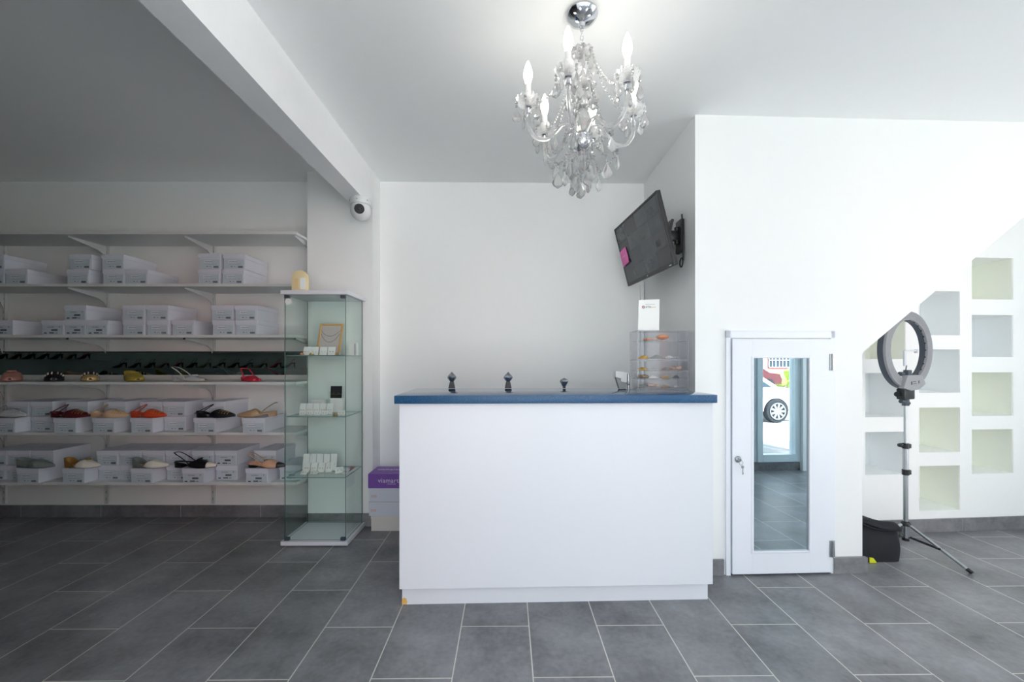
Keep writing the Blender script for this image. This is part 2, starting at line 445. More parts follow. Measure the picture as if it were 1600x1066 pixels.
m = MB(); m.box(mx0 - 0.002, mx1 + 0.002, -0.014, -0.004, mz0 - 0.002, mz1 + 0.002); m.build('mirror', 'glass_mirror', door, label='tall narrow mirror set in the door')
m = MB(); FT = PZ(517, 2.285)
m.box(-0.030, -0.004, -0.012, 0.0, 0.0, FT, 0.002); m.box(W + 0.006, W + 0.030, -0.012, 0.0, 0.0, FT, 0.002); m.box(-0.030, W + 0.030, -0.012, 0, DH + 0.005, FT, 0.002)
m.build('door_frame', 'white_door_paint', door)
m = MB(); m.box(-0.004, 0.0, -0.008, 0.0, 0.0, DH + 0.005); m.box(0, W, -0.004, 0.0, 0.0, 0.012); m.build('shadow_gap', 'slate_plastic', door)
for zc in (PZ(566, 2.3), PZ(856, 2.3)):
    m = MB(); m.cyl((W + 0.004, -0.026, zc - 0.045), (W + 0.004, -0.026, zc + 0.045), 0.006, seg=12); m.box(W - 0.012, W + 0.018, -0.0255, -0.021, zc - 0.045, zc + 0.045, 0.001)
    m.build('hinge', 'steel', door, 40, label='steel butt hinge')
lx, lz = PX(1149.5, 2.285) - DX0, PZ(716.5, 2.285)
m = MB(); m.lathe([(0, 0), (0.017, 0), (0.018, 0.004), (0.014, 0.010), (0.010, 0.012), (0.010, 0.019), (0, 0.019)], 24, Matrix.Translation((lx, -0.022, lz)) @ Matrix.Rotation(PI / 2, 4, 'X'))
lock = m.build('lock', 'steel', door, 35, label='round steel cam lock')
m = MB(); m.box(lx - 0.001, lx + 0.001, -0.05, -0.04, lz - 0.006, lz + 0.006); m.tube([(lx + 0.004 + 0.010 * math.cos(a), -0.047, lz - 0.014 + 0.012 * math.sin(a)) for a in [k * PI / 8 for k in range(16)]], 0.0012, 6, closed=True)
m.lathe([(0, 0), (0.008, 0), (0.008, 0.002), (0, 0.002)], 12, Matrix.Translation((lx + 0.012, -0.046, lz - 0.036)) @ Matrix.Rotation(PI / 2, 4, 'X'))
m.box(lx + 0.011, lx + 0.015, -0.048, -0.046, lz - 0.078, lz - 0.040); m.box(lx + 0.015, lx + 0.017, -0.048, -0.046, lz - 0.076, lz - 0.066)
m.build('key', 'steel', lock, 35, label='small key hanging from the lock')

# shop front behind the camera
def front_window(name, x0, x1, y, z0, z1, rz=0.0, fw=0.06):
    L = x1 - x0
    w = thing(name, 'aluminium framed shop window towards the street', 'window', (x0, y, 0), rz)
    del w['category']; w['kind'] = 'structure'
    m = MB(); ring_frame(m, 0, L, z0, z1, fw, L - fw, z0 + 0.08, z1 - fw, -0.04, 0.04, 0.003); m.build('window_frame', 'frame_blue_white', w)
    m = MB(); m.box(fw, L - fw, -0.004, 0.004, z0 + 0.08, z1 - fw); m.build('window_pane', 'window_glass', w)
    return w
YR = 0.16
wbox('wall_front_pillar', 1.80, 2.60, YR - 0.05, YR + 0.05, 0, CEIL)
front_window('window_1', 2.60, 2.79, YR, 0.09, CEIL, 0.02)
front_window('window_2', 2.79, 3.27, YR + 0.02, 0.09, CEIL, 0.02)
wbox('wall_front_right', 3.27, 3.42, YR - 0.1, YR + 0.1, 0, CEIL)
front_window('window_added', 3.42, XR + 0.1, YR, 0.0, CEIL)  # added window out of view, brings more light onto the niche wall
wbox('trim_sill', 1.80, 3.27, YR - 0.06, YR + 0.055, 0, 0.09, 'skirting_tile')
front_window('window_3', 0.0, 1.3, XR + 0.08, 0.0, CEIL); w = bpy.data.objects['window_3']; w.location = (XR + 0.08, 0.30, 0); w.rotation_euler = (0, 0, PI / 2)
front_window('window_4', YF, YR, 1.76, 0.0, CEIL); w = bpy.data.objects['window_4']; w.location = (1.76, YF, 0); w.rotation_euler = (0, 0, PI / 2)
front_window('window_5', 0.55, 1.76, YF - 0.02, 0.0, CEIL)
front_window('window_6', -1.0, -0.4, YF - 0.02, 0.0, CEIL)
wbox('wall_light_blocker', -1.12, -1.0, YF, 0.30, 0, 2.2605)  # added wall stub out of view, keeps window light off the left wall
wbox('wall_front_left', XL - 0.2, -1.0, YF - 0.2, YF, 0, CEIL)
wbox('trim_transom', -0.4, 0.55, YF - 0.06, YF + 0.02, 2.2, CEIL, 'frame_blue_white')

# ------------------------------------------------------------------ reception counter
cn = thing('reception_counter', 'white panelled reception counter with a blue speckled top', 'counter', (0.2185, 1.9825, 0), 0.03)
m = MB(); m.box(-0.75, 0.75, 0, 0.02, 0.098, 0.975, 0.0012); m.build('front_panel', 'white_laminate', cn)
for sx in (-1, 1):
    m = MB(); xs = sorted((sx * 0.75, sx * 0.73)); m.box(xs[0], xs[1], 0.0205, 0.45, 0.098, 0.975, 0.001); m.build('side_panel', 'white_laminate', cn)
m = MB(); m.box(-0.729, 0.729, 0.05, 0.45, 0.50, 0.52, 0.001); m.build('inner_shelf', 'white_laminate', cn)
m = MB(); m.box(-0.7475, 0.7475, 0.045, 0.44, 0.0, 0.0975, 0.001); tk = m.build('toe_kick', 'white_laminate', cn)
m = MB(); m.prism([(-0.7478, 0.0435, 0.002), (-0.725, 0.0435, 0.002), (-0.722, 0.0435, 0.012), (-0.728, 0.0435, 0.030), (-0.738, 0.0435, 0.034), (-0.7478, 0.0435, 0.026)], (0, 0.003, 0)); m.build('chipped_corner', 'chip_wood', tk, label='orange exposed chipboard at the plinth corner')
m = MB(); m.box(-0.767, 0.757, -0.03, 0.485, 0.9755, 1.0137, 0.0025); 
for f in m.bm.faces:
    f.normal_update(); f.material_index = 0 if f.normal.z > 0.9 else 1
m.build('countertop', ['blue_quartz', 'blue_quartz_edge'], cn, 40, label='blue speckled quartz top')
CT = 1.0142

# three little stands on the counter
def crystal_stand(px, d, w, small, label):
    s = w / 0.056
    o = thing('crystal_stand', label, 'display stand', (PX(px, d), d, CT), 0.1, 'crystal topped stands on the counter')
    if not small:
        m = MB(); m.prism([(-0.020, -0.012, 0), (0.020, -0.012, 0), (0.011, -0.012, 0.040), (-0.011, -0.012, 0.040)], (0, 0.024, 0), 0, 0.0015); zb_ = 0.038
    else:
        m = MB(); m.prism([(-0.008, -0.008, 0), (0.008, -0.008, 0), (0.006, -0.008, 0.012), (-0.006, -0.008, 0.012)], (0, 0.016, 0), 0, 0.001); zb_ = 0.010
    m.build('stand_base', 'leather_black', o)
    m = MB(); m.lathe([(0.010, 0), (0.024, 0.018), (0.027, 0.026), (0.022, 0.036), (0.0, 0.060)] if not small else [(0.009, 0), (0.026, 0.030), (0.022, 0.040), (0.0, 0.052)], 8); 
    m.build('crystal', 'dark_crystal', o, loc=(0, 0, zb_))
    return o
m_ = mat('dark_crystal', (150, 152, 160), 0.04, 0.85, var=0.6, scale=60)
crystal_stand(706, 2.445, .056, False, 'black stand with a grey crystal, nearest the left end of the counter')
crystal_stand(794, 2.445, .056, False, 'black stand with a grey crystal, middle of three on the counter')
crystal_stand(881.5, 2.445, .056, True, 'squat dark crystal standing low on the counter, nearest the clear drawers')

# clear drawer organisers stacked at the counter's right end
def organiser(z0, h, rows, label):
    o = thing('acrylic_organizer', label, 'drawer box', (0.845, 2.325, z0), 0.0, 'clear drawer boxes on the counter')
    w, dp, t = 0.288, 0.15, 0.003
    m = MB()
    m.box(-w / 2, -w / 2 + t, 0, dp, 0, h); m.box(w / 2 - t, w / 2, 0, dp, 0, h); m.box(-w / 2 + t, w / 2 - t, dp - t, dp, 0, h)
    m.box(-w / 2 + t, w / 2 - t, 0, dp - t, 0, t); m.box(-w / 2 + t, w / 2 - t, 0, dp - t, h - t, h)
    for f in m.bm.faces:
        f.normal_update(); f.material_index = 1 if f.calc_area() < 0.0016 else 0
    m.build('case', ['clear_acrylic', 'clear_edge'], o)
    z = t + 0.001
    for r in rows:
        m = MB(); a, c = -w / 2 + t + 0.002, w / 2 - t - 0.002
        m.box(a, c, 0.001, 0.004, z, z + r - 0.002); m.box(a, c, 0.004, dp - 0.006, z, z + 0.0025)
        m.box(a, a + 0.002, 0.004, dp - 0.006, z + 0.0025, z + r - 0.004); m.box(c - 0.002, c, 0.004, dp - 0.006, z + 0.0025, z + r - 0.004)
        for f in m.bm.faces:
            f.normal_update(); f.material_index = 1 if f.calc_area() < 0.0013 else 0
        m.build('drawer', ['clear_acrylic', 'clear_edge'], o)
        z += r
    return o
organiser(CT, 0.163, [0.052, 0.047, 0.056], 'lower clear acrylic drawer box with three drawers on the counter')
organiser(CT + 0.1635, 0.168, [0.105, 0.055], 'upper clear acrylic drawer box with two drawers, under the payment sign')
Z1 = [CT + 0.0085, CT + 0.0605, CT + 0.1075]; Z2 = [CT + 0.1635 + 0.0085, CT + 0.1635 + 0.1135]
def lump(name, label, cat, x, y, z, mt, kind, sz, rz=0.0):
    m = MB()
    rnd = random.Random(int(x * 1000) + int(z * 7000))
    if kind == 'scrunchie':
        n = 40; m.tube([(sz * (0.72 + 0.10 * math.sin(9 * a)) * math.cos(a), sz * (0.72 + 0.10 * math.sin(9 * a)) * math.sin(a), sz * 0.34 + sz * 0.05 * math.cos(7 * a)) for a in [2 * PI * k / n for k in range(n)]], [sz * (0.26 + 0.04 * math.sin(k * 2.3)) for k in range(n)], 10, closed=True)
    elif kind == 'flower':
        for k in range(3):
            def fn(u, v, k=k):
                a = 2 * PI * u; r = sz * (0.25 + 0.35 * v + 0.2 * k * v) * (1 + 0.12 * math.sin(5 * a + k))
                return (r * math.cos(a), r * math.sin(a), sz * (0.2 + 0.7 * v * v - 0.12 * k * v))
            m.grid(fn, 30, 6, closeu=True)
        m.ball((0, 0, sz * 0.3), sz * 0.22)
    elif kind == 'scarf':
        def fn(u, v):
            return ((u - 0.5) * sz * 2.2, (v - 0.5) * sz * 1.2 * (0.6 + 0.4 * math.sin(PI * u)), 0.002 + sz * 0.45 * math.sin(PI * u) * math.sin(PI * v) * (0.75 + 0.25 * math.sin(11 * u + 5 * v)))
        m.grid(fn, 26, 14)
    elif kind == 'clip':
        m.box(-sz, sz, -sz * 0.22, sz * 0.22, 0.0, sz * 0.10, 0.001)
        for k in range(7): m.cyl((-sz + sz * 0.3 * k, 0, sz * 0.1), (-sz + sz * 0.3 * k + sz * .05, 0.0, sz * 0.42), sz * 0.07, sz * 0.03, 8)
    o = m.build(name, mt, None, 50, loc=(x, y, z), rot=(0, 0, rz), solid=0.0008 if kind in ('scarf', 'flower') else 0)
    return tag(o, label, cat)
lump('hair_flower', 'peach fabric flower lying in the topmost clear drawer', 'hair accessory', 0.862, 2.385, Z2[1], 'copper_orange', 'flower', 0.036)
lump('scrunchie', 'peach scrunchie left of the fabric flower in the topmost drawer', 'hair accessory', 0.775, 2.385, Z2[1], 'copper_orange', 'scrunchie', 0.022)
lump('scrunchie', 'blush scrunchie beside the fabric flower in the topmost drawer', 'hair accessory', 0.820, 2.40, Z2[1], 'blush_cloth', 'scrunchie', 0.020)
lump('folded_scarf', 'mustard scarf in the deep clear drawer', 'scarf', 0.755, 2.385, Z2[0], 'mustard_cloth', 'scarf', 0.040, 0.3)
lump('folded_scarf', 'grey scarf in the middle of the deep clear drawer', 'scarf', 0.835, 2.395, Z2[0], 'grey_cloth', 'scarf', 0.050, -0.2)
lump('hair_claw', 'silver hair claw at the right of the deep clear drawer', 'hair accessory', 0.925, 2.385, Z2[0], 'silver', 'clip', 0.036, 0.2)
lump('folded_scarf', 'white scarf beside the silver hair claw in the deep drawer', 'scarf', 0.915, 2.425, Z2[0], 'paper_white', 'scarf', 0.038, 0.1)
names = [('grey_cloth', 'grey'), ('blush_cloth', 'blush'), ('taupe_cloth', 'taupe'), ('paper_white', 'white'), ('mustard_cloth', 'mustard'), ('silver', 'silver')]
rw = ['bottom', 'second lowest', 'middle']
for r in range(3):
    for k in range(4):
        mt, cn_ = names[(k + 2 * r) % 6]
        kind = ['scarf', 'scrunchie', 'scarf', 'clip'][(k + r) % 4]
        nm = {'scarf': 'folded_scarf', 'scrunchie': 'scrunchie', 'clip': 'hair_claw'}[kind]
        lump(nm, '%s %s in the %s clear drawer, %s' % (cn_, nm.replace('_', ' '), rw[r], ['at its left end', 'left of its middle', 'right of its middle', 'at its right end'][k]), 'scarf' if kind == 'scarf' else 'hair accessory', 0.745 + 0.066 * k, 2.375 + 0.02 * (k % 2), Z1[r], mt, kind, 0.034 if kind != 'clip' else 0.030, 0.3 * k)

# payment sign on top of the organisers
sz_ = CT + 0.1635 + 0.168 + 0.0005
sg = thing('payment_sign', 'white card sign with a round red logo, on the clear drawer box', 'sign', (PX(1015, 2.35), 2.36, sz_), -0.03, rot=(math.radians(-3), 0, -0.03))
sw, sh = 0.062, 0.180
m = MB(); m.prism([(-sw, -0.0015, 0), (sw - 0.006, -0.0015, -0.0), (sw, -0.0015, sh), (-sw + 0.006, -0.0015, sh - 0.004)], (0, 0.003, 0)); m.build('card', 'paper_white', sg)
m = MB()
for k in range(1): m.lathe([(0.0045, 0), (0.0082, 0), (0.0082, 0.0006), (0.0045, 0.0006)], 20, Matrix.Translation((-0.030, -0.0018, 0.135)) @ Matrix.Rotation(PI / 2, 4, 'X'), cap=False)
m.box(-0.033, -0.028, -0.0024, -0.0016, 0.1335, 0.1365)
m.build('logo', 'logo_red', sg)
m = MB(); m.add(text_mb('ATH', 0.016), 0, Matrix.Translation((-0.019, -0.0018, 0.130))); m.build('lettering', 'ink_dark', sg)
m = MB(); m.add(text_mb('móvil', 0.0125), 0, Matrix.Translation((0.012, -0.0018, 0.131))); m.build('lettering', 'logo_orange', sg)
m = MB(); m.box(-0.018, 0.034, -0.0020, -0.0014, 0.1495, 0.1510); m.build('printed_line', 'ink_grey', sg)

# white dispenser at the back of the counter
ds = thing('desktop_dispenser', 'white and grey desktop dispenser on the counter behind the clear drawers', 'dispenser', (PX(971, 2.44), 2.44, CT), 0.15)
m = MB(); m.prism([(-0.018, -0.010, 0.0), (0.028, -0.010, 0.0), (0.028, -0.010, 0.045), (-0.040, -0.010, 0.068)], (0, 0.022, 0), 0, 0.002); m.build('body', 'shade_grey', ds)
m = MB(); m.prism([(-0.042, -0.016, 0.066), (-0.010, -0.016, 0.058), (-0.010, -0.016, 0.040), (0.026, -0.016, 0.034), (0.030, -0.016, 0.092), (-0.010, -0.016, 0.098), (-0.042, -0.016, 0.100)], (0, 0.034, 0), 0, 0.002); m.build('cover', 'white_plastic', ds)
m = MB(); m.cyl((0.038, -0.012, 0), (0.038, -0.012, 0.085), 0.008); m.ball((0.034, -0.020, 0.030), 0.010, 2); m.build('post', 'steel', ds, 40)

# boxes stacked on the floor beside the counter
def carton(z0, h, x0, w, d0, d1, mt, label, lidm=None):
    o = thing('carton', label, 'box', (x0, d0, z0), 0.0, 'boxes stacked beside the counter')
    m = MB(); m.box(0, w, 0.002, d1 - d0, 0.0005, h - 0.003, 0.0015); m.build('box_body', mt, o)
    m = MB(); m.box(-0.002, w + 0.002, 0, d1 - d0 + 0.002, h - (0.022 if lidm is None else h - 0.003), h, 0.0018); lid = m.build('lid', lidm or mt, o)
    return o, lid
carton(0.0, 0.106, -0.972, 0.33, 2.868, 3.06, 'box_warm', 'beige carton at the bottom of the stack between cabinet and counter')
c1, _ = carton(0.1065, 0.097, -0.985, 0.335, 2.862, 3.06, 'box_white', 'white carton resting on the beige carton beside the counter')
c2, _ = carton(0.204, 0.093, -0.982, 0.335, 2.865, 3.06, 'box_white', 'white carton directly under the purple box beside the counter')
c3, lid = carton(0.2975, 0.100, -0.988, 0.335, 2.86, 3.065, 'purple_card', 'purple lettered box on top of the stack beside the counter', 'purple_card')
m = MB(); m.add(text_mb('viamarte', 0.046, 0.0005, space=1.04), 0, Matrix.Translation((0.066, -0.0008, 0.040))); m.box(0.13, 0.19, -0.0006, 0.0004, 0.029, 0.032); m.build('lettering', 'pale_print', c3)
m = MB(); m.add(text_mb('viamarte', 0.046, 0.0005, space=1.04), 0, Matrix.Translation((0.030, 0.10, 0.1006)) @ Matrix.Rotation(-PI / 2, 4, 'X')); m.build('lid_lettering', 'pale_print', c3)
for c in (c1, c2):
    m = MB(); m.box(0.012, 0.05, -0.0006, 0.0021, 0.030, 0.046, 0.0); m.build('faint_print', 'pink_print', c)

# ------------------------------------------------------------------ wall television
TL, TR, BR, BL = [Vector((x, y, HC + z)) for x, y, z in ((0.734, 2.983, 0.940), (0.786, 2.265, 0.929), (0.892, 2.276, 0.525), (0.839, 2.994, 0.536))]
ex = (TR - TL).normalized(); ez = ((TL - BL).normalized()); ez = (ez - ex * ez.dot(ex)).normalized(); ey = ez.cross(ex)   # ey points away from the viewer
ctr = (TL + TR + BR + BL) / 4; tw, th = (TR - TL).length, (TL - BL).length
Mtv = Matrix((ex, ey, ez)).transposed().to_4x4(); Mtv.translation = ctr
tv = thing('wall_television', 'black flat screen tilted down from the alcove wall above the drawers', 'television')
tv.matrix_world = Mtv
m = MB(); m.box(-tw / 2, tw / 2, 0.002, 0.022, -th / 2, th / 2, 0.004); m.box(-tw * 0.33, tw * 0.33, 0.022, 0.06, -th * 0.36, th * 0.2, 0.01); m.build('housing', 'black_plastic', tv)
m = MB(); ring_frame(m, -tw / 2, tw / 2, -th / 2, th / 2, -tw / 2 + 0.012, tw / 2 - 0.012, -th / 2 + 0.020, th / 2 - 0.012, -0.004, 0.003, 0.0015); m.build('bezel', 'black_plastic', tv)
sw2, sh2 = tw - 0.026, th - 0.034
cw, ch = sw2 / 4, sh2 / 4
for mt in range(4):
    mat('screen_tone_%d' % mt, [(50, 55, 63), (58, 63, 70), (44, 48, 55), (64, 68, 74)][mt], 0.25, var=0.45, scale=11)
m = MB(); rnd = random.Random(3)
for i in range(4):
    for j in range(4):
        x0 = -sw2 / 2 + i * cw; z0 = -sh2 / 2 + 0.004 + j * ch
        m.box(x0 + 0.0005, x0 + cw - 0.0005, -0.0012, 0.0016, z0 + 0.0005, z0 + ch - 0.0005, 0, rnd.choice((0, 1, 2, 3)) if (i, j) != (3, 0) else 2)
        if (i + j) % 2 == 0 and (i, j) != (3, 0): m.box(x0 + cw * 0.2, x0 + cw * 0.55, -0.0014, 0.0, z0 + ch * 0.2, z0 + ch * 0.6, 0, (i + 3 * j) % 4)
m.build('screen', ['screen_tone_0', 'screen_tone_1', 'screen_tone_2', 'screen_tone_3'], tv, label='dim screen split into sixteen camera views')
m = MB(); m.box(tw / 2 - 0.055, tw / 2 - 0.028, -0.0052, -0.0035, -th / 2 + 0.006, -th / 2 + 0.011); m.ball((0.0, -0.004, -th / 2 + 0.010), 0.004); m.build('badge', 'pale_plastic', tv)
sn = thing('sticky_note', 'pink sticky note on the left edge of the television screen', 'note')
sn.matrix_world = Mtv @ Matrix.Translation((-tw / 2 + 0.075, -0.0062, -0.01)) @ Matrix.Rotation(-0.10, 4, 'Y')
def fn(u, v): return ((u - 0.5) * 0.125, -0.012 * max(0, 0.6 - v) ** 2 - 0.003 * math.sin(3 * u), (v - 0.5) * 0.11)
m = MB(); m.grid(fn, 8, 8); m.build('paper', 'pink_paper', sn, 60, solid=0.0006)
m = MB(); m.box(-0.02, 0.025, -0.0042, -0.0034, 0.005, 0.009); m.build('handwriting', 'pink_ink', sn)
br = thing('television_bracket', 'black swivel bracket with looped cables holding the television to the wall', 'bracket', (ALC1, 2.46, PZ(372, 2.5)))
m = MB(); m.box(-0.022, -0.001, -0.04, 0.04, -0.10, 0.09, 0.003); m.build('wall_plate', 'black_plastic', br)
m = MB(); m.box(-0.085, -0.020, -0.014, 0.014, -0.03, 0.03, 0.004); m.cyl((-0.03, 0, -0.05), (-0.03, 0, 0.05), 0.014); m.build('arm', 'black_plastic', br, 40)
m = MB(); m.box(-0.100, -0.085, -0.06, 0.06, -0.06, 0.06, 0.003, M=Matrix.Rotation(0.25, 4, 'Y')); m.build('mounting_plate', 'black_plastic', br)
m = MB(); m.tube([(-0.02, -0.05 - 0.02 * math.sin(PI * k / 14), 0.11 - 0.030 * k + 0.0 * k) for k in range(10)], 0.005, 8)
m.tube([(-0.025, -0.055 + 0.022 * math.cos(2 * PI * k / 14), -0.17 + 0.026 * math.sin(2 * PI * k / 14)) for k in range(14)], 0.004, 8, closed=True); m.build('cable', 'black_plastic', br, 60)
m = MB(); m.box(0.972, 0.999, yback(0.98) - 0.020, yback(0.98) - 0.0005, 1.0, 1.75, 0.002); tag(m.build('cable_channel', 'wall_paint'), 'white cable channel running up the alcove corner below the television', 'cable channel')

# ------------------------------------------------------------------ dome camera
dc = thing('dome_camera', 'white dome security camera under the end of the ceiling beam', 'security camera', (PX(563.5, 2.79), 2.79, 2.2598))
m = MB(); m.lathe([(0, 0), (0.066, 0), (0.070, -0.006), (0.071, -0.030), (0.066, -0.042), (0.060, -0.044), (0, -0.044)], 32); m.build('mounting_base', 'white_plastic', dc, 35)
m = MB()
for a in (-1.57, -2.5, -0.6): m.lathe([(0, 0), (0.003, 0), (0.003, 0.002), (0, 0.002)], 8, Matrix.Translation((0.0705 * math.cos(a), 0.0705 * math.sin(a), -0.022)) @ Matrix.Rotation(a, 4, 'Z') @ Matrix.Rotation(PI / 2, 4, 'Y'))
m.build('screw', 'ink_dark', dc)
m = MB(); m.ball((0, 0, -0.078), 0.066, 4); m.lathe([(0.058, -0.040), (0.064, -0.058), (0.0655, -0.070), (0.063, -0.080), (0.05, -0.075)], 32, cap=False); ball = m.build('ball', 'white_plastic', dc, 40)
dirv = Vector((0.22, -1.0, -0.12)).normalized()
M = Matrix.Translation(Vector((0, 0, -0.078)) + dirv * 0.056) @ dirv.to_track_quat('Z', 'Y').to_matrix().to_4x4()
m = MB(); m.lathe([(0, 0), (0.032, 0.0), (0.032, 0.008), (0.028, 0.012), (0, 0.012)], 28, M); m.build('lens_window', 'black_plastic', ball, 30, label='black round lens')
m = MB(); m.lathe([(0, 0.0122), (0.012, 0.0122), (0.009, 0.016), (0, 0.017)], 20, M); m.build('lens', 'dim_screen', ball, 40)

# ------------------------------------------------------------------ wall shelves with uprights and brackets
WL = 3.1345                                      # face of the left back wall
SX0, SX1 = -4.55, -1.4625
UPX = [-4.583 + 0.02, -3.813, -3.043, -2.244, -1.485]
SHELF_Z = [2.052, 1.698, 1.351, 1.032, 0.6896, 0.351]
SFR = 2.82
sl = ['empty topmost white wall shelf', 'white wall shelf second from the top, holding three groups of boxes', 'white wall shelf third from the top, just over the mirror strip',
      'white wall shelf with loose shoes in front of the mirror strip', 'white wall shelf second from the bottom, with red and black shoes on boxes', 'lowest white wall shelf, closest to the floor']
for i, z in enumerate(SHELF_Z):
    sh = thing('wall_shelf', sl[i], 'shelf', (SX0, SFR, z), 0.0, 'wall shelves for shoes')
    m = MB(); m.box(0, SX1 - SX0, 0, WL - 0.018 - SFR, -0.018, 0, 0.0012); m.build('shelf_board', 'shelf_white', sh)
    for k, x in enumerate(UPX):
        m = MB(); xx = x - SX0; y1 = WL - SFR - 0.017
        m.prism([(xx - 0.004, y1, -0.0185), (xx - 0.004, 0.03, -0.0185), (xx - 0.004, 0.03, -0.028), (xx - 0.004, y1 - 0.06, -0.062), (xx - 0.004, y1 - 0.02, -0.085), (xx - 0.004, y1, -0.125)], (0.008, 0, 0), 0, 0.001)
        if i == 2: m.cyl((xx, 0.024, -0.024), (xx, 0.032, -0.024), 0.006, seg=10, mi=1)
        m.build('bracket', ['white_metal', 'black_plastic'], sh)
for k, x in enumerate(UPX):
    m = MB(); m.box(x - 0.0125, x + 0.0125, WL - 0.014, WL - 0.0005, 0.102, 2.045, 0.001)
    for j in range(38): m.box(x - 0.003, x + 0.003, WL - 0.0145, WL - 0.013, 0.13 + j * 0.05, 0.15 + j * 0.05, 0, 1)
    tag(m.build('shelf_upright', ['white_metal', 'shade_grey']), ['white slotted upright on the wall beyond the left edge of the photo', 'white slotted upright at the far left edge of the wall shelves', 'white slotted upright behind the left half of the wall shelves', 'white slotted upright behind the right half of the wall shelves', 'white slotted upright beside the pilaster, right end of the shelves'][k], 'shelf upright', 'slotted shelf uprights')
mr = thing('strip_mirror', 'long low mirror on the wall behind the loose shoes', 'mirror', (SX0, WL - 0.02, 1.034))
m = MB(); m.box(0, SX1 - SX0 - 0.002, 0, 0.004, 0.036, 0.205); m.build('mirror_glass', 'strip_mirror', mr)
m = MB(); m.box(0, SX1 - SX0 - 0.002, -0.006, 0.005, 0.0, 0.036, 0.001); m.build('bottom_rail', 'shelf_white', mr)
m = MB(); m.box(0, SX1 - SX0 - 0.002, -0.004, 0.005, 0.205, 0.212, 0.001); m.build('top_rail', 'black_plastic', mr)

# ------------------------------------------------------------------ shoe boxes
BW, BL_, BH = 0.153, 0.262, 0.1015
m = MB(); m.box(-BW / 2 + 0.0035, BW / 2 - 0.0035, 0.0035, BL_ - 0.002, 0.0004, BH - 0.004, 0.001, 0); ME_BODY = m.mesh('box_body', ['box_white'])
m = MB(); m.box(-BW / 2, BW / 2, 0, BL_, BH - 0.030, BH - 0.0004, 0.0012, 0); ME_LID = m.mesh('box_lid', ['box_white'])
def label_mesh(kind):
    m = MB()
    m.box(-0.066, 0.066, 0.0008, 0.003, 0.004, 0.066, 0, 0)
    if kind == 0:
        m.box(-0.040, 0.012, 0.0004, 0.003, 0.043, 0.060, 0, 2)
        m.add(text_mb('VIZZANO', 0.0115), 1, Matrix.Translation((-0.036, 0.0004, 0.047)))
        m.box(-0.034, 0.050, 0.0004, 0.003, 0.0335, 0.0348, 0, 3)
        m.box(-0.022, -0.014, 0.0004, 0.003, 0.016, 0.020, 0, 1); m.box(0.000, 0.006, 0.0004, 0.003, 0.016, 0.020, 0, 3)
        for k in range(9): m.box(0.026 + 0.0036 * k, 0.0282 + 0.0036 * k, 0.0004, 0.003, 0.009, 0.022, 0, 1)
    else:
        m.add(text_mb('VIZZANO', 0.0105), 3, Matrix.Translation((-0.036, 0.0004, 0.050)))
        for k in range(10): m.box(-0.008 + 0.0042 * k, -0.0048 + 0.0042 * k, 0.0004, 0.003, 0.028, 0.040, 0, 1)
        m.box(-0.058, -0.040, 0.0004, 0.003, 0.010, 0.017, 0, 1)
        for k in range(6): m.box(-0.022 + 0.0055 * k, -0.0178 + 0.0055 * k, 0.0004, 0.003, 0.010, 0.019, 0, 1)
        m.box(0.016, 0.034, 0.0004, 0.003, 0.011, 0.016, 0, 3)
        m.cyl((0.047, 0.0004, 0.056), (0.047, 0.003, 0.056), 0.004, seg=10, mi=3)
    return m.mesh('end_label', ['label_paper', 'ink_dark', 'label_paper_white', 'ink_grey'])
ME_LAB = [label_mesh(0), label_mesh(1)]
def shoe_box(px0, px1, d, z, kind, label, group, tilt=0.0, rz=0.0, sx=1.0):
    o = thing('shoe_box', label, 'box', (PX((px0 + px1) / 2, d), d, z), rz, group)
    for nm, me in (('box_body', ME_BODY), ('lid', ME_LID), ('end_label', ME_LAB[kind])):
        c = bpy.data.objects.new(nm, me); COL.objects.link(c); c.parent = o; c.scale.x = sx
        if nm == 'lid' and tilt:
            c.location = (0.0, 0.0, 0.008); c.rotation_euler = (0, -tilt, 0)
    return o
e = 0.0006
gA, gB, gC, gD = 'boxes on the second shelf from the top', 'boxes on the third shelf from the top', 'boxes on the second shelf from the bottom', 'boxes on the lowest shelf'
d = 2.835; z = SHELF_Z[1] + e; z2 = z + BH + e; T = 'white shoe box, second shelf from top, '
for a, c, zz, s, tl in ((-29, 7, z, 'lower row, cut by the photo edge', 0), (7.5, 43, z, 'lower row, first whole label from the left', 0), (-29, 7, z2, 'upper row, cut by the photo edge', 0),
                    (103.5, 138.5, z, 'lower of the pair left of the upright', 0), (107, 144, z2, 'upper of the pair left of the upright', 0),
                    (159.5, 195, z, 'bottom left of the group of three', 0), (196, 231, z, 'bottom right of three, nothing on it', 0), (158.5, 193, z2, 'topmost of the group of three', 0),
                    (308.5, 344.5, z, 'bottom left of the block of four', 0), (346, 381.5, z, 'bottom right of the block of four', 0), (310, 345.5, z2, 'top left of four, its lid askew', 0.045), (347, 385, z2, 'top right of the block of four', 0)):
    shoe_box(a, c, d, zz, 0, T + s, gA, tl)
z = SHELF_Z[2] + e; z2 = z + BH + e; T = 'white shoe box, third shelf from top, '
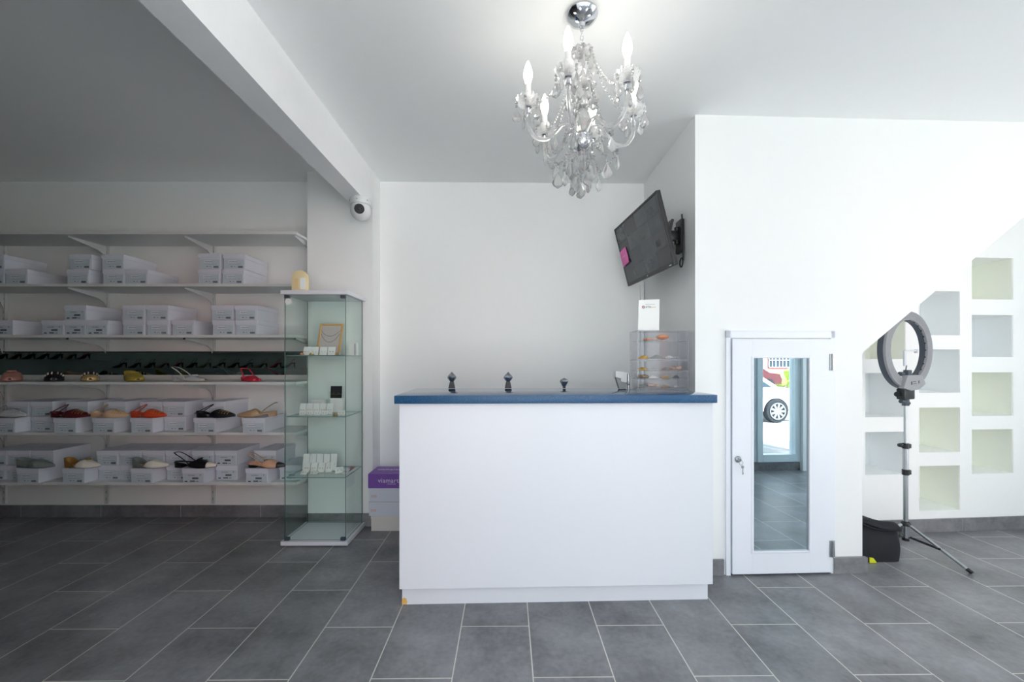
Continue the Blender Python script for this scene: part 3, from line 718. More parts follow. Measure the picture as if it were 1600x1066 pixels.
for a, c, zz, k, s in ((-15, 20, z, 1, 'single, cut by the left edge of the photo'), (64, 100, z, 1, 'leftmost of the row of three with bold barcodes'), (101, 134, z, 1, 'middle of the row of three, carrying another box'), (135.5, 168, z, 1, 'rightmost of the row of three with bold barcodes'), (101, 134, z2, 1, 'alone on top of the row of three'),
                    (191, 226.5, z, 0, 'bottom left of the central group of five'), (227.5, 265, z, 0, 'bottom middle of the central group of five'), (267, 304, z, 0, 'bottom right of the central five, uncovered'), (191, 226.5, z2, 0, 'top left of the central group of five'), (227.5, 263, z2, 0, 'top right of the central group of five'),
                    (331, 366.5, z, 0, 'bottom left of the four nearest the cabinet'), (367.5, 402, z, 0, 'bottom right of the four nearest the cabinet'), (329, 365, z2, 0, 'top left of the four nearest the cabinet'), (366, 401.6, z2, 0, 'top right of the four nearest the cabinet')):
    shoe_box(a, c, d, zz, k, T + s, gB)
DF, DB = 2.795, 2.874
def row(zs, kind_f, T, g, pulled, back):
    z = zs + e; z2 = z + BH + e
    for a, c, s, k in pulled: shoe_box(a, c, DF, z, k, 'white shoe box pulled out on %s under %s' % (T.replace('lowest', 'the lowest').replace('fifth', 'the fifth'), s), g)
    for a, c, lev, s, k in back:
        shoe_box(a, c, DB, z if lev == 0 else z2, k, 'white shoe box, %s, %s' % (T, s), g, sx=0.86 if (a, lev) == (183.5, 0) else 1.0)
row(SHELF_Z[4], 0, 'fifth shelf', gC,
    [(-13, 24.5, 'the silver pointed shoe', 0), (82, 119.5, 'the dark red slingback', 0), (143, 180, 'the beige flat', 0), (203, 239, 'the orange-red slingback', 0), (301.5, 338, 'the black studded slingback', 0), (377, 414.5, 'the gold-beige slingback', 0)],
    [(10, 46, 1, 'upper row, right behind the silver pointed shoe', 0), (47, 82, 0, 'lower row, between the silver and the dark red shoe', 0), (47, 82, 1, 'upper row, between the silver and the dark red shoe', 0),
     (102, 138, 1, 'upper row, behind the toe of the dark red slingback', 0), (161, 197, 1, 'upper row, behind the beige flat', 0), (220, 252, 1, 'upper row, behind the toe of the orange-red slingback', 0),
     (255, 291, 0, 'lower row, right of the orange-red shoe', 0), (254, 290, 1, 'upper row, right of the orange-red shoe', 0), (316, 352, 1, 'upper row, behind the black studded slingback', 0)])
row(SHELF_Z[5], 0, 'lowest shelf', gD,
    [(24.5, 61, 'the grey glitter flat', 0), (95.6, 133, 'the gold-ornamented white flat', 0), (203, 239, 'the grey-heeled cream flat', 0), (284, 320, 'the white-toed black slingback', 1), (383, 419, 'the nude black-toed slingback', 1)],
    [(-27, 8, 0, 'lower row, at the left edge of the photo', 0), (-25, 11, 1, 'upper row, at the left edge of the photo', 0), (9, 44, 0, 'lower row, partly behind the grey glitter box', 0), (12, 47, 1, 'upper row, left behind the grey glitter flat', 0), (48.3, 84, 1, 'upper row, behind the toe of the grey glitter flat', 0),
     (153, 188, 0, 'lower row, right of the gold-ornamented white flat', 0), (150, 185, 1, 'upper row, right of the gold-ornamented white flat', 0), (183.5, 222.7, 0, 'lower row, left behind the cream flat', 0), (186, 221, 1, 'upper row, left behind the cream flat', 0), (222.8, 257, 1, 'upper row, behind the toe of the cream flat', 0),
     (259, 295, 0, 'lower row, left of the black slingback\'s box', 0), (258, 293.5, 1, 'upper row, behind the heel of the black slingback', 0), (299, 334.5, 1, 'upper row, behind the white toe of the black slingback', 1), (337, 371, 0, 'lower row, midway between the black and the nude slingback', 1), (335.5, 370, 1, 'upper row, midway between the black and the nude slingback', 1),
     (396.7, 431.6, 1, 'upper row, behind the nude slingback', 1), (436, 471, 0, 'single, seen through the glass cabinet', 1)])

# ------------------------------------------------------------------ shoes (toe along local +x, heel at x = 0)
def shoe(label, pos, rz, L=0.255, W=0.078, toe='point', up='leather_black', cap=None, lin='blush_cloth', sole='ink_dark', heelm=None, hh=0.016, style='sling', stud=None, bow=None, vamp=0.58, group='display shoes on the shelves', heelstyle='block', ht=0.064, sh=0.062):
    o = thing('shoe', label, 'shoe', pos, rz, group)
    hw = W / 2
    def hwid(t):
        heel_r = 0.70
        back = math.sqrt(max(0, 1 - (1 - min(1, t / 0.14)) ** 2))
        body = heel_r + (1 - heel_r) * (0.5 - 0.5 * math.cos(PI * min(1, max(0, (t - 0.15) / 0.5))))
        u = max(0, (t - 0.62) / 0.38)
        if toe == 'point': fr = max(0.0, 1 - u ** 1.35) * 0.97 + 0.03 * (1 - u ** 6)
        elif toe == 'round': fr = math.sqrt(max(0, 1 - u ** 2.6))
        else: fr = 1 - 0.30 * u if u < 0.92 else (1 - 0.30 * u) * math.sqrt(max(0, 1 - ((u - 0.92) / 0.08) ** 2))
        return hw * back * body * fr
    def zs(t): return 0.004 + hh * (1 - 1 / (1 + math.exp(-(t - 0.42) * 14))) + 0.006 * max(0, t - 0.8) / 0.2
    n = 30; ts = [0.002 + 0.996 * (0.5 - 0.5 * math.cos(PI * k / (n - 1))) for k in range(n)]
    # outsole
    t_ = bmesh.new(); rows = []
    for t in ts:
        w = max(0.0008, hwid(t)); x = t * L
        rows.append([t_.verts.new((x, -w, zs(t))), t_.verts.new((x, w, zs(t))), t_.verts.new((x, w * 0.96, zs(t) - 0.004)), t_.verts.new((x, -w * 0.96, zs(t) - 0.004))])
    for a, b in zip(rows, rows[1:]):
        for k in range(4): t_.faces.new((a[k], a[(k + 1) % 4], b[(k + 1) % 4], b[k]))
    t_.faces.new(rows[0][::-1]); t_.faces.new(rows[-1]); bmesh.ops.recalc_face_normals(t_, faces=t_.faces)
    m = MB(); m.add(t_); m.build('sole', sole, o, 50)
    # lining
    m = MB()
    def fl(u, v):
        t = 0.03 + 0.82 * u; return (t * L, (v - 0.5) * 2 * hwid(t) * 0.93, zs(t) + 0.0015)
    m.grid(fl, 18, 6); m.build('insole', lin, o, 60)
    # heel
    m = MB()
    if heelstyle == 'block':
        hp = [(0.004, 0), (0.010, 0)]
        pts = []
        for k in range(13):
            t = 0.24 * (1 - abs(k - 6) / 6.0)
            pts.append(((0.24 - t + 0.004) * L if False else 0, 0, 0))
        out = [(t * L, -hwid(t) * 0.93) for t in (0.22, 0.16, 0.1, 0.05, 0.02, 0.005)] + [(t * L, hwid(t) * 0.93) for t in (0.005, 0.02, 0.05, 0.1, 0.16, 0.22)]
        m.prism([(x, y, 0.0) for x, y in out], (0, 0, zs(0.1) - 0.0035))
    else:
        m.cyl((0.035 * L, 0, 0), (0.07 * L, 0, hh), 0.004, 0.014, 10)
    m.build('heel', heelm or sole, o, 40)
    # vamp
    def vfn(u, v, off=0.0, tlo=None):
        s = -1 + 2 * u
        t0 = (vamp - 0.20) + 0.20 * (1 - abs(s) ** 1.6) if tlo is None else tlo
        t = t0 + (1 - t0) * v
        t = min(t, 0.998); w = hwid(t); hgt = ht * (0.18 + 0.82 * (max(0.0, (1 - t) / (1 - vamp + 0.2))) ** 0.75) * (1.0 if t > vamp - 0.25 else 1)
        a = s * PI / 2
        return (t * L + 0.0, (w + 0.001 + off) * math.copysign(abs(math.sin(a)) ** 0.75, s), zs(t) - 0.001 + (hgt + off) * max(0, math.cos(a)) ** 0.8)
    m = MB(); m.grid(lambda u, v: vfn(u, v), 25, 18); m.build('upper', up, o, 70, solid=0.0016)
    if cap:
        m = MB(); m.grid(lambda u, v: vfn(u, v, 0.0012, 0.80), 21, 10); m.build('toe_cap', cap, o, 70, solid=0.001)
    if stud:
        m = MB()
        for tt in ((0.66, 0.72, 0.78, 0.84) if stud != 'daisy' else (0.66, 0.74)):
            for u in (0.22, 0.34, 0.46, 0.58, 0.70, 0.80):
                s = -1 + 2 * u; t0 = (vamp - 0.20) + 0.20 * (1 - abs(s) ** 1.6)
                if tt > t0 + 0.02:
                    p = vfn(u, (tt - t0) / (1 - t0), 0.001)
                    m.ball(p, 0.0036 if stud != 'daisy' else 0.005, 1)
        m.build('studs', 'gold' if stud == 'gold' else ('pearl' if stud == 'daisy' else 'silver'), o, 60)
    if style in ('sling', 'mary'):
        # side wings and the strap round the heel
        m = MB(); pts = []
        N = 26; tA = vamp - 0.15
        for k in range(N + 1):
            q = k / N; ang = PI * q
            if q < 0.3: t = tA * (1 - q / 0.3) + 0.05 * (q / 0.3)
            elif q > 0.7: t = tA * ((q - 0.7) / 0.3) + 0.05 * (1 - (q - 0.7) / 0.3)
            else: t = 0.05 - 0.055 * math.sin(PI * (q - 0.3) / 0.4)
            side = -1 if q < 0.3 else (1 if q > 0.7 else -math.cos(PI * (q - 0.3) / 0.4))
            w = hwid(max(0.05, t)) * 1.0
            lift = min(1, min(q, 1 - q) / 0.3)
            pts.append((t * L, side * w * (1.02 if lift < 1 else 0.95), zs(max(t, 0)) + 0.010 + sh * lift ** 0.9))
        m.tube(pts, 0.0042, 8, flat=0.6); m.build('heel_strap', up, o, 60)
    if style == 'ankle':
        m = MB(); pts = []
        for k in range(25):
            q = k / 24; sd = -math.cos(PI * q); f = math.sin(PI * q) ** 0.6
            t = 0.02 + 0.40 * f
            pts.append((t * L, (0.62 + 0.38 * (1 - f)) * hw * 0.72 * (sd if abs(sd) > 0.05 else sd), zs(t) + 0.014 + 0.064 * f ** 1.1))
        m.tube(pts, 0.0038, 8, flat=0.7); m.build('ankle_strap', up, o, 60)
        m = MB(); m.ball((pts[16][0], pts[16][1], pts[16][2]), 0.005, 1, sc=(1, 0.6, 1)); m.build('buckle', 'gold', o)
    if style in ('ankle', 'sling', 'counter', 'dorsay', 'closed'):
        hc = {'ankle': 0.030, 'sling': 0.016, 'counter': 0.040, 'dorsay': 0.056, 'closed': 0.052}[style]; tE = {'ankle': 0.40, 'sling': 0.45, 'counter': 0.34, 'dorsay': 0.36, 'closed': 0.62}[style]
        def cf(u, v):
            s = -1 + 2 * u; t = tE * abs(s) ** 1.4
            h = hc * ((1 - abs(s) ** 2.2) if style != 'closed' else (1 - 0.45 * abs(s) ** 1.5))
            if style == 'sling': h = hc * (1 - 0.3 * abs(s))
            w = hwid(max(t, 0.001)) * math.copysign(1, s) if abs(s) > 1e-6 else 0
            return (t * L + 0.002 - 0.004 * v * (1 - abs(s)), w * (1 + 0.01 * v), zs(t) - 0.002 + h * v)
        m = MB(); m.grid(cf, 31, 5); m.build('heel_counter', (heelm if style in ('dorsay',) and heelm else up), o, 70, solid=0.0016)
    if style == 'mary':
        m = MB(); t = 0.42; m.tube([(t * L, hwid(t) * 1.02 * -math.cos(PI * k / 14), zs(t) + 0.012 + 0.040 * math.sin(PI * k / 14)) for k in range(15)], 0.004, 8, flat=0.6); m.build('ankle_strap', up, o, 60)
    if bow:
        m = MB(); p = vfn(0.5, 0.05, 0.002)
        if bow == 'bow':
            for sg in (-1, 1): m.ball((p[0], sg * 0.012, p[2] + 0.004), 0.010, 2, sc=(0.6, 1.3, 0.5))
            m.ball((p[0], 0, p[2] + 0.004), 0.005, 2)
        else:
            m.tube([(p[0] + 0.012 + 0.010 * math.cos(a), 0.014 * math.sin(a), p[2] + 0.002 - 0.3 * 0.01 * math.cos(a)) for a in [2 * PI * k / 16 for k in range(16)]], 0.003, 8, closed=True)
        m.build('ornament' if bow != 'bow' else 'bow', {'bow': up, 'gold': 'gold', 'black': 'leather_black'}[bow], o, 60)
    return o
mat('pearl', (232, 222, 206), 0.3)
mat('leather_pink', (196, 138, 124), 0.5); mat('leather_gold', (200, 168, 116), 0.35, 0.3); mat('leather_olive', (172, 150, 60), 0.5)
mat('leather_silver', (214, 217, 220), 0.3, 0.35, var=0.1); mat('leather_red', (216, 38, 66), 0.4); mat('leather_wine', (86, 22, 28), 0.3)
mat('leather_beige', (220, 184, 148), 0.4); mat('leather_orange', (204, 70, 34), 0.38); mat('leather_taupe', (172, 142, 108), 0.35)
mat('leather_white', (232, 226, 212), 0.4); mat('leather_nude', (216, 168, 138), 0.4); mat('leather_ochre', (150, 112, 50), 0.45); mat('leather_grey', (112, 122, 118), 0.45)
mat('glitter_grey', (150, 160, 156), 0.35, 0.4, var=0.5, scale=500); mat('lining_cream', (220, 200, 176), 0.6); mat('lining_pale', (206, 206, 202), 0.6)
ZL = SHELF_Z[3] + 0.001
def at(px, d, z): return (PX(px, d), d, z)
R = math.radians
def toe_at(px, d, z, ang, L): return (PX(px, d) - L * math.cos(ang), d - L * math.sin(ang), z)
for px_, ang_, L_, W_, lab_, kw in (
        (15, -46, 0.235, 0.098, 'dusty pink banded slipper facing out, at the left end of the mirror shelf', dict(up='leather_pink', lin='leather_pink', sole='leather_pink', vamp=0.60, ht=0.080, bow='bow')),
        (83, -46, 0.235, 0.096, 'black slipper with pale studs facing out, on the mirror shelf', dict(up='leather_black', lin='leather_nude', sole='leather_black', stud='daisy', vamp=0.58, ht=0.080)),
        (141, -45, 0.235, 0.092, 'golden-toed slipper with a black studded band, facing out on the mirror shelf', dict(up='leather_black', cap='leather_gold', lin='leather_gold', sole='leather_gold', stud='daisy', vamp=0.58, ht=0.080)),
        (216, -36, 0.235, 0.098, 'olive yellow flat with a bow, toe turned out, on the mirror shelf', dict(up='leather_olive', lin='lining_cream', sole='leather_olive', bow='bow', vamp=0.62, ht=0.070, style='dorsay', cap='leather_olive'))):
    kw.setdefault('style', 'mule')
    shoe(lab_, toe_at(px_, 2.862, ZL, R(ang_), L_), R(ang_), L_, W_, 'round', **kw)
shoe('silver slingback with a block heel, toe pointing right, on the mirror shelf', at(270, 2.90, ZL), R(-6), 0.25, 0.076, 'square', 'leather_silver', lin='leather_gold', sole='leather_gold', heelm='leather_silver', hh=0.026, vamp=0.66, ht=0.046, style='sling', bow='bow', sh=0.06)
shoe('bright red flat slingback at the right end of the mirror shelf', at(381, 2.99, ZL), R(-38), 0.235, 0.080, 'square', 'leather_red', lin='leather_nude', sole='leather_red', vamp=0.60, ht=0.046, hh=0.012)
ZC = SHELF_Z[4] + 2 * e + BH + 0.001
shoe('silver pointed flat on a box at the photo\'s left edge', at(-16, 2.826, ZC), R(-3), 0.268, 0.076, 'point', 'leather_silver', style='ankle', lin='lining_pale', sole='ink_dark', hh=0.008, stud='silver')
shoe('dark red pointed slingback with gold studs, on a box', at(81, 2.826, ZC), R(-3), 0.278, 0.076, 'point', 'leather_wine', style='ankle', lin='lining_pale', sole='leather_wine', stud='gold', hh=0.008)
shoe('beige pointed flat with gold studs, on a box right of the dark red shoe', at(144, 2.826, ZC), R(-3), 0.262, 0.076, 'point', 'leather_beige', style='ankle', lin='lining_pale', sole='leather_beige', stud='gold', hh=0.008)
shoe('orange-red pointed slingback with gold studs, on a box', at(206, 2.826, ZC), R(-3), 0.248, 0.076, 'point', 'leather_orange', style='ankle', lin='lining_pale', sole='leather_orange', stud='gold', hh=0.008)
shoe('black pointed slingback with gold studs, on a box', at(308, 2.826, ZC), R(-3), 0.270, 0.076, 'point', 'leather_black', style='ankle', lin='lining_pale', sole='leather_black', stud='gold', hh=0.010)
shoe('gold-beige slingback with its toe to the left, nearest the glass cabinet', at(433, 2.90, ZC), R(-155), 0.235, 0.076, 'point', 'leather_taupe', lin='lining_cream', sole='leather_taupe', heelm='leather_taupe', hh=0.016, style='sling')
ZD = SHELF_Z[5] + 2 * e + BH + 0.001
shoe('grey glitter flat on a box at the left of the lowest shelf', at(28, 2.826, ZD), R(-3), 0.268, 0.076, 'point', 'glitter_grey', style='closed', lin='lining_cream', sole='ink_grey', hh=0.008, ht=0.062)
shoe('white pointed flat with an ochre heel and gold ornament, lowest shelf', at(103, 2.826, ZD), R(-3), 0.25, 0.076, 'point', 'leather_white', style='dorsay', lin='leather_nude', sole='ink_grey', heelm='leather_ochre', hh=0.008, bow='gold', ht=0.062)
shoe('cream pointed flat with a grey heel, middle of the lowest shelf', at(209, 2.826, ZD), R(-3), 0.252, 0.076, 'point', 'leather_white', style='dorsay', lin='leather_nude', sole='ink_grey', heelm='leather_grey', hh=0.008, ht=0.062)
shoe('black slingback with a white toe cap, on the lowest shelf', at(274, 2.826, ZD), R(-3), 0.292, 0.078, 'point', 'leather_black', cap='leather_white', lin='lining_pale', sole='leather_black', hh=0.022, bow='bow', ht=0.062)
shoe('nude slingback with a black toe cap, beside the glass cabinet', at(389, 2.826, ZD), R(-3), 0.256, 0.078, 'point', 'leather_nude', cap='leather_black', lin='leather_nude', sole='leather_black', heelm='leather_black', hh=0.018, ht=0.062)

# ------------------------------------------------------------------ glass display cabinet
gx0, gx1, gy0, gy1 = -1.462, -1.038, 2.625, 2.952
gc = thing('display_cabinet', 'tall glass display cabinet with a white top and base, by the pilaster', 'cabinet', ((gx0 + gx1) / 2, gy0, 0))
hx = (gx1 - gx0) / 2; dy = gy1 - gy0
m = MB(); m.box(-hx, hx, 0, dy, 0.008, 0.034, 0.002)
for a in (-hx + 0.04, hx - 0.04):
    for c in (0.03, dy - 0.03): m.cyl((a, c, 0), (a, c, 0.008), 0.012, seg=12)
m.build('base', 'white_laminate', gc)
m = MB(); m.box(-hx, hx, 0, dy, 1.596, 1.622, 0.002); m.build('top', 'white_laminate', gc)
ix = hx - 0.018; ya, yb = 0.014, dy - 0.012; za, zb = 0.0345, 1.5955; g = 0.004
for nm, args in (('door', (-ix, ix, ya, ya + g, za + 0.004, zb - 0.004, 1)), ('back_pane', (-ix, ix, yb - g, yb, za, zb, 1)), ('side_pane', (-ix, -ix + g, ya + g + 0.003, yb - g - 0.001, za, zb, 0)), ('side_pane', (ix - g, ix, ya + g + 0.003, yb - g - 0.001, za, zb, 0))):
    o = pane(*args).build(nm, ['sheet_glass', 'green_edge'], gc)
    if nm == 'door': dr = o
m = MB(); m.lathe([(0, 0), (0.021, 0), (0.021, 0.0006), (0, 0.0006)], 28, Matrix.Translation((-ix + 0.026, ya - 0.0002, 1.552)) @ Matrix.Rotation(PI / 2, 4, 'X')); m.build('round_sticker', 'paper_white', dr, label='round white sticker on the cabinet door')
for a, lab in ((-ix + 0.016, None), (ix - 0.016, None)):
    for z in (zb - 0.013, za + 0.011):
        m = MB(); m.box(a - 0.016, a + 0.016, ya - 0.006, ya + 0.012, z - 0.010, z + 0.010, 0.002); m.build('hinge_clip', 'slate_plastic', gc)
GS = [1.212, 0.821, 0.4335]
for z in GS:
    pane(-ix + g + 0.002, ix - g - 0.002, ya + g + 0.006, yb - g - 0.002, z - 0.005, z, 2).build('glass_shelf', ['sheet_glass', 'green_edge_light'], gc)
# cream arch on top
ar = thing('arch_sign', 'cream arch-shaped acrylic sign standing on the glass cabinet', 'sign', (PX(469.5, 2.66), 2.66, 1.6225), 0.1)
pts = [(-0.051, 0), (0.051, 0)] + [(0.051 * math.cos(a), 0.080 + 0.050 * math.sin(a)) for a in [PI * k / 16 for k in range(17)]]
m = MB(); m.prism([(x, -0.012, z) for x, z in pts], (0, 0.024, 0), 0, 0.004); m.build('panel', 'cream_acrylic', ar, 40)
m = MB(); m.box(-0.030, -0.008, -0.0135, -0.0115, 0.012, 0.078, 0.001); m.build('peach_strip', 'peach_patch', ar)
m = MB(); m.box(0.002, 0.036, -0.0132, -0.0115, 0.010, 0.082); m.build('paper_strip', 'paper_white', ar)

# jewellery inside
fr = thing('necklace_display', 'amber framed display board with two fine necklaces, upper glass shelf', 'necklace display', (PX(512, 2.80), 2.80, GS[0] + 0.0035), 0, rot=(R(-17), 0, 0.0))
m = MB(); ring_frame(m, -0.080, 0.080, 0, 0.225, -0.066, 0.066, 0.016, 0.211, -0.004, 0.006, 0.002); m.build('frame', 'frame_amber', fr)
m = MB(); m.box(-0.066, 0.066, 0.0, 0.005, 0.016, 0.211); m.build('panel', 'frame_panel', fr)
for zt, sag in ((0.172, 0.038), (0.150, 0.060)):
    m = MB(); m.tube([(-0.062 + 0.124 * k / 20, -0.0025, zt - sag * (1 - ((k - 10) / 10) ** 2) ** (0.9)) for k in range(21)], 0.0011, 6)
    for k in range(5): m.ball((-0.04 + 0.02 * k, -0.003, zt - sag * (1 - ((k * 4 - 8 + 0.0) / 10 * 0.78) ** 2)), 0.002, 1)
    m.build('necklace', 'chain_dark', fr, 60)
m = MB(); m.box(-0.02, 0.02, 0.006, 0.010, 0.0, 0.16, M=Matrix.Translation((0, 0, 0)) @ Matrix.Rotation(R(-20), 4, 'X')); 
def card(px, d, z, w, h, label, group, lean=-14, rz=0.0, mt='paper_white', stud='gold', ear=True):
    o = thing('earring_card', label, 'earring card', (PX(px, d), d, z + 0.0008), rz, group, rot=(R(lean), 0, rz))
    m = MB(); m.box(-w / 2, w / 2, -0.0006, 0.0006, 0, h, 0.0003, seg=1); m.build('card', mt, o)
    if ear:
        for sx in (-1, 1):
            m = MB(); m.ball((sx * w * 0.2, -0.002, h * 0.42), 0.0032, 1); m.build('earring', stud, o, 60)
    return o
g1 = 'earring cards on the upper glass shelf'
for k, px in enumerate((479, 491, 504.5, 517.5)):
    card(px, 2.70, GS[0], 0.047, 0.055, ['leftmost white earring card on the upper glass shelf, a dark bead in front', 'second white earring card on the upper glass shelf, behind a gold nugget', 'third white earring card on the upper glass shelf, before the necklace board', 'rightmost white earring card on the upper glass shelf with two dark studs'][k], g1, stud=['gold', 'silver', 'silver', 'chain_dark'][k])
def ring_(px, d, z, r, mt, label):
    m = MB(); m.tube([(r * math.cos(a), r * math.sin(a), 0.004) for a in [2 * PI * k / 20 for k in range(20)]], 0.004, 8, closed=True); m.ball((0, -r, 0.010), 0.006, 2)
    return tag(m.build('ring', mt, None, 60, loc=(PX(px, d), d, z + 0.0004)), label, 'jewellery')
ring_(472, 2.68, GS[0], 0.010, 'copper_orange', 'coppery ring at the left end of the upper glass shelf')
ring_(487, 2.675, GS[0], 0.012, 'gold', 'chunky gold ring before the white cards, upper glass shelf')
ring_(531, 2.70, GS[0], 0.008, 'silver', 'small silver ring right of the white cards, upper glass shelf')
bxs = thing('jewellery_box', 'small white box with a dark stripe, at the right of the upper glass shelf', 'box', (-1.098, 2.86, GS[0] + 0.0006), 0.0)
m = MB(); m.box(-0.030, 0.030, 0, 0.030, 0, 0.088, 0.001); m.build('box_body', 'paper_white', bxs)
m = MB(); m.box(0.014, 0.022, -0.0006, 0.001, 0.002, 0.080); m.build('stripe', 'grey_plastic', bxs)
bc = card(525, 2.86, GS[1] + 0.098, 0.078, 0.082, 'black square earring card propped on a white box, middle glass shelf', 'earring cards on the middle glass shelf', lean=-6, mt='black_card')
m = MB(); m.tube([(-0.036 + 0.072 * k / 10, -0.002, 0.028 - 0.002 * math.sin(PI * k / 10)) for k in range(11)], 0.0015, 6); m.build('bracelet', 'gold', bc, 60)
b2 = thing('jewellery_box', 'white box under the black card on the middle glass shelf', 'box', (PX(526, 2.86), 2.855, GS[1] + 0.0006), 0.0)
m = MB(); m.box(-0.042, 0.042, 0, 0.03, 0, 0.097, 0.001); m.build('box_body', 'paper_white', b2)
b3 = thing('jewellery_box', 'white box behind the earring cards at the left of the middle glass shelf', 'box', (PX(497, 2.86), 2.86, GS[1] + 0.0006), 0.0)
m = MB(); m.box(-0.045, 0.045, 0, 0.03, 0, 0.085, 0.001); m.build('box_body', 'paper_white', b3)
g2 = 'white earring cards in the double row on the middle glass shelf'
for k in range(5): card(472 + 10.6 * k, 2.755 + 0.004 * (k % 2), GS[1], 0.041, 0.072, 'white earring card in the upright double row on the middle glass shelf', g2)
for k in range(4): card(472 + 11.5 * k, 2.715 + 0.004 * (k % 2), GS[1], 0.041, 0.030, 'white earring card in the upright double row on the middle glass shelf', g2, lean=-35)
card(533, 2.72, GS[1], 0.050, 0.034, 'short white card alone at the right of the middle glass shelf', 'earring cards on the middle glass shelf', lean=-25)
ring_(524, 2.69, GS[1], 0.012, 'gold', 'gold ring in front of the cards, middle glass shelf')
g3 = 'white earring cards in the slanting row on the lower glass shelf'
for k in range(5): card(477 + 10.8 * k, 2.80 + 0.004 * (k % 2), GS[2], 0.041, 0.112, 'white earring card in the slanting double row on the lower glass shelf', g3, lean=-12, rz=0.06, stud='gold' if k == 0 else 'silver')
for k in range(4): card(478 + 11.6 * k, 2.765 + 0.004 * (k % 2), GS[2], 0.041, 0.064, 'white earring card in the slanting double row on the lower glass shelf', g3, lean=-24, rz=0.06)
card(473, 2.70, GS[2] + 0.001, 0.046, 0.052, 'white earring card lying forward at the left of the lower glass shelf', 'earring cards on the lower glass shelf', lean=-55, rz=-0.15)
card(489, 2.71, GS[2] + 0.001, 0.044, 0.050, 'white earring card lying almost flat before the slanting row', 'earring cards on the lower glass shelf', lean=-80, rz=0.1)
card(531, 2.74, GS[2] + 0.001, 0.055, 0.060, 'white earring card tossed at the right of the lower glass shelf', 'earring cards on the lower glass shelf', lean=-60, rz=0.5)
card(537, 2.72, GS[2] + 0.001, 0.046, 0.046, 'white earring card on the right of the heap, lower glass shelf', 'earring cards on the lower glass shelf', lean=-50, rz=-0.5)
card(544, 2.80, GS[2] + 0.002, 0.045, 0.045, 'dusky pink card at the right end of the lower glass shelf', 'earring cards on the lower glass shelf', lean=-65, rz=-0.7, mt='leather_pink')

# ------------------------------------------------------------------ chandelier
C0 = Vector((PX(909, 1.616), 1.616, 0))
ch = thing('chandelier', 'six-armed clear crystal chandelier with lit candle bulbs', 'chandelier', (C0.x, C0.y, 2.0))
Z = lambda z: z - 2.0
m = MB(); m.lathe([(0, Z(CEIL) - 0.0005), (0.060, Z(CEIL) - 0.0005), (0.062, Z(CEIL) - 0.008), (0.055, Z(CEIL) - 0.020), (0.036, Z(CEIL) - 0.032), (0.014, Z(CEIL) - 0.040), (0.010, Z(CEIL) - 0.052), (0, Z(CEIL) - 0.052)], 36); m.build('canopy', 'chrome', ch, 40, label='polished chrome ceiling canopy')
m = MB()
for k in range(4):
    zc = Z(2.464) - 0.018 * k
    ax = k % 2
    m.tube([((0.006 * math.cos(a)) * (1 - ax), (0.006 * math.cos(a)) * ax, zc + 0.012 * math.sin(a)) for a in [2 * PI * j / 14 for j in range(14)]], 0.0018, 6, closed=True)
m.build('chain', 'chrome', ch, 60)
m = MB(); m.lathe([(0.004, Z(2.40)), (0.010, Z(2.395)), (0.008, Z(2.375)), (0.018, Z(2.36)), (0.014, Z(2.34)), (0.010, Z(2.31)), (0.020, Z(2.285)), (0.014, Z(2.26)), (0.012, Z(2.235)), (0.026, Z(2.215)), (0.030, Z(2.19)), (0.022, Z(2.165)), (0.014, Z(2.15)), (0.032, Z(2.125)), (0.040, Z(2.10)), (0.032, Z(2.075)), (0.018, Z(2.06)), (0.020, Z(2.03)), (0.012, Z(2.01))], 12); m.build('column', 'crystal', ch)
def dish(r, z, h, pet=12, thick=0.003):
    m = MB()
    def fn(u, v):
        a = 2 * PI * u; s = 1 + 0.06 * math.cos(pet * a) * v
        rr = r * (0.15 + 0.85 * math.sin(v * PI / 2)) * s
        return (rr * math.cos(a), rr * math.sin(a), z + h * v * v + 0.003 * math.cos(pet * a) * v)
    m.grid(fn, pet * 4, 6, closeu=True); return m
for r, z, h, nm in ((0.042, Z(2.355), 0.022, 'crown_dish'), (0.052, Z(2.225), 0.020, 'upper_dish')):
    dish(r, z, h).build(nm, 'crystal', ch, 50, solid=0.003)
m = MB(); m.lathe([(0, Z(1.985)), (0.016, Z(1.988)), (0.034, Z(2.005)), (0.040, Z(2.030)), (0.036, Z(2.045)), (0.020, Z(2.050)), (0, Z(2.050))], 28); m.build('hub_bowl', 'chrome', ch, 40, label='chrome hub bowl')
m = MB(); m.lathe([(0, Z(1.90)), (0.008, Z(1.905)), (0.016, Z(1.925)), (0.010, Z(1.945)), (0.020, Z(1.965)), (0.012, Z(1.985)), (0, Z(1.985))], 10); m.build('bottom_finial', 'crystal', ch)
# arms
RA = 0.212; ZS_ = Z(2.120)
def arm_pts():
    ctrl = [(0.020, Z(2.045)), (0.045, Z(2.085)), (0.075, Z(2.088)), (0.105, Z(2.055)), (0.140, Z(2.025)), (0.182, Z(2.030)), (0.207, Z(2.065)), (RA, ZS_)]
    out = []
    P_ = [ctrl[0]] + ctrl + [ctrl[-1]]
    for i in range(1, len(P_) - 2):
        for k in range(5):
            t = k / 5; a, b, c, d_ = P_[i - 1], P_[i], P_[i + 1], P_[i + 2]
            out.append(tuple(0.5 * ((2 * b[q]) + (-a[q] + c[q]) * t + (2 * a[q] - 5 * b[q] + 4 * c[q] - d_[q]) * t * t + (-a[q] + 3 * b[q] - 3 * c[q] + d_[q]) * t ** 3) for q in (0, 1)))
    out.append(ctrl[-1]); return out
AP = arm_pts()
m = MB(); m.tube([(r, 0, z) for r, z in AP], 0.0078, 10); ME_ARM = m.mesh('arm', 'crystal', 50)
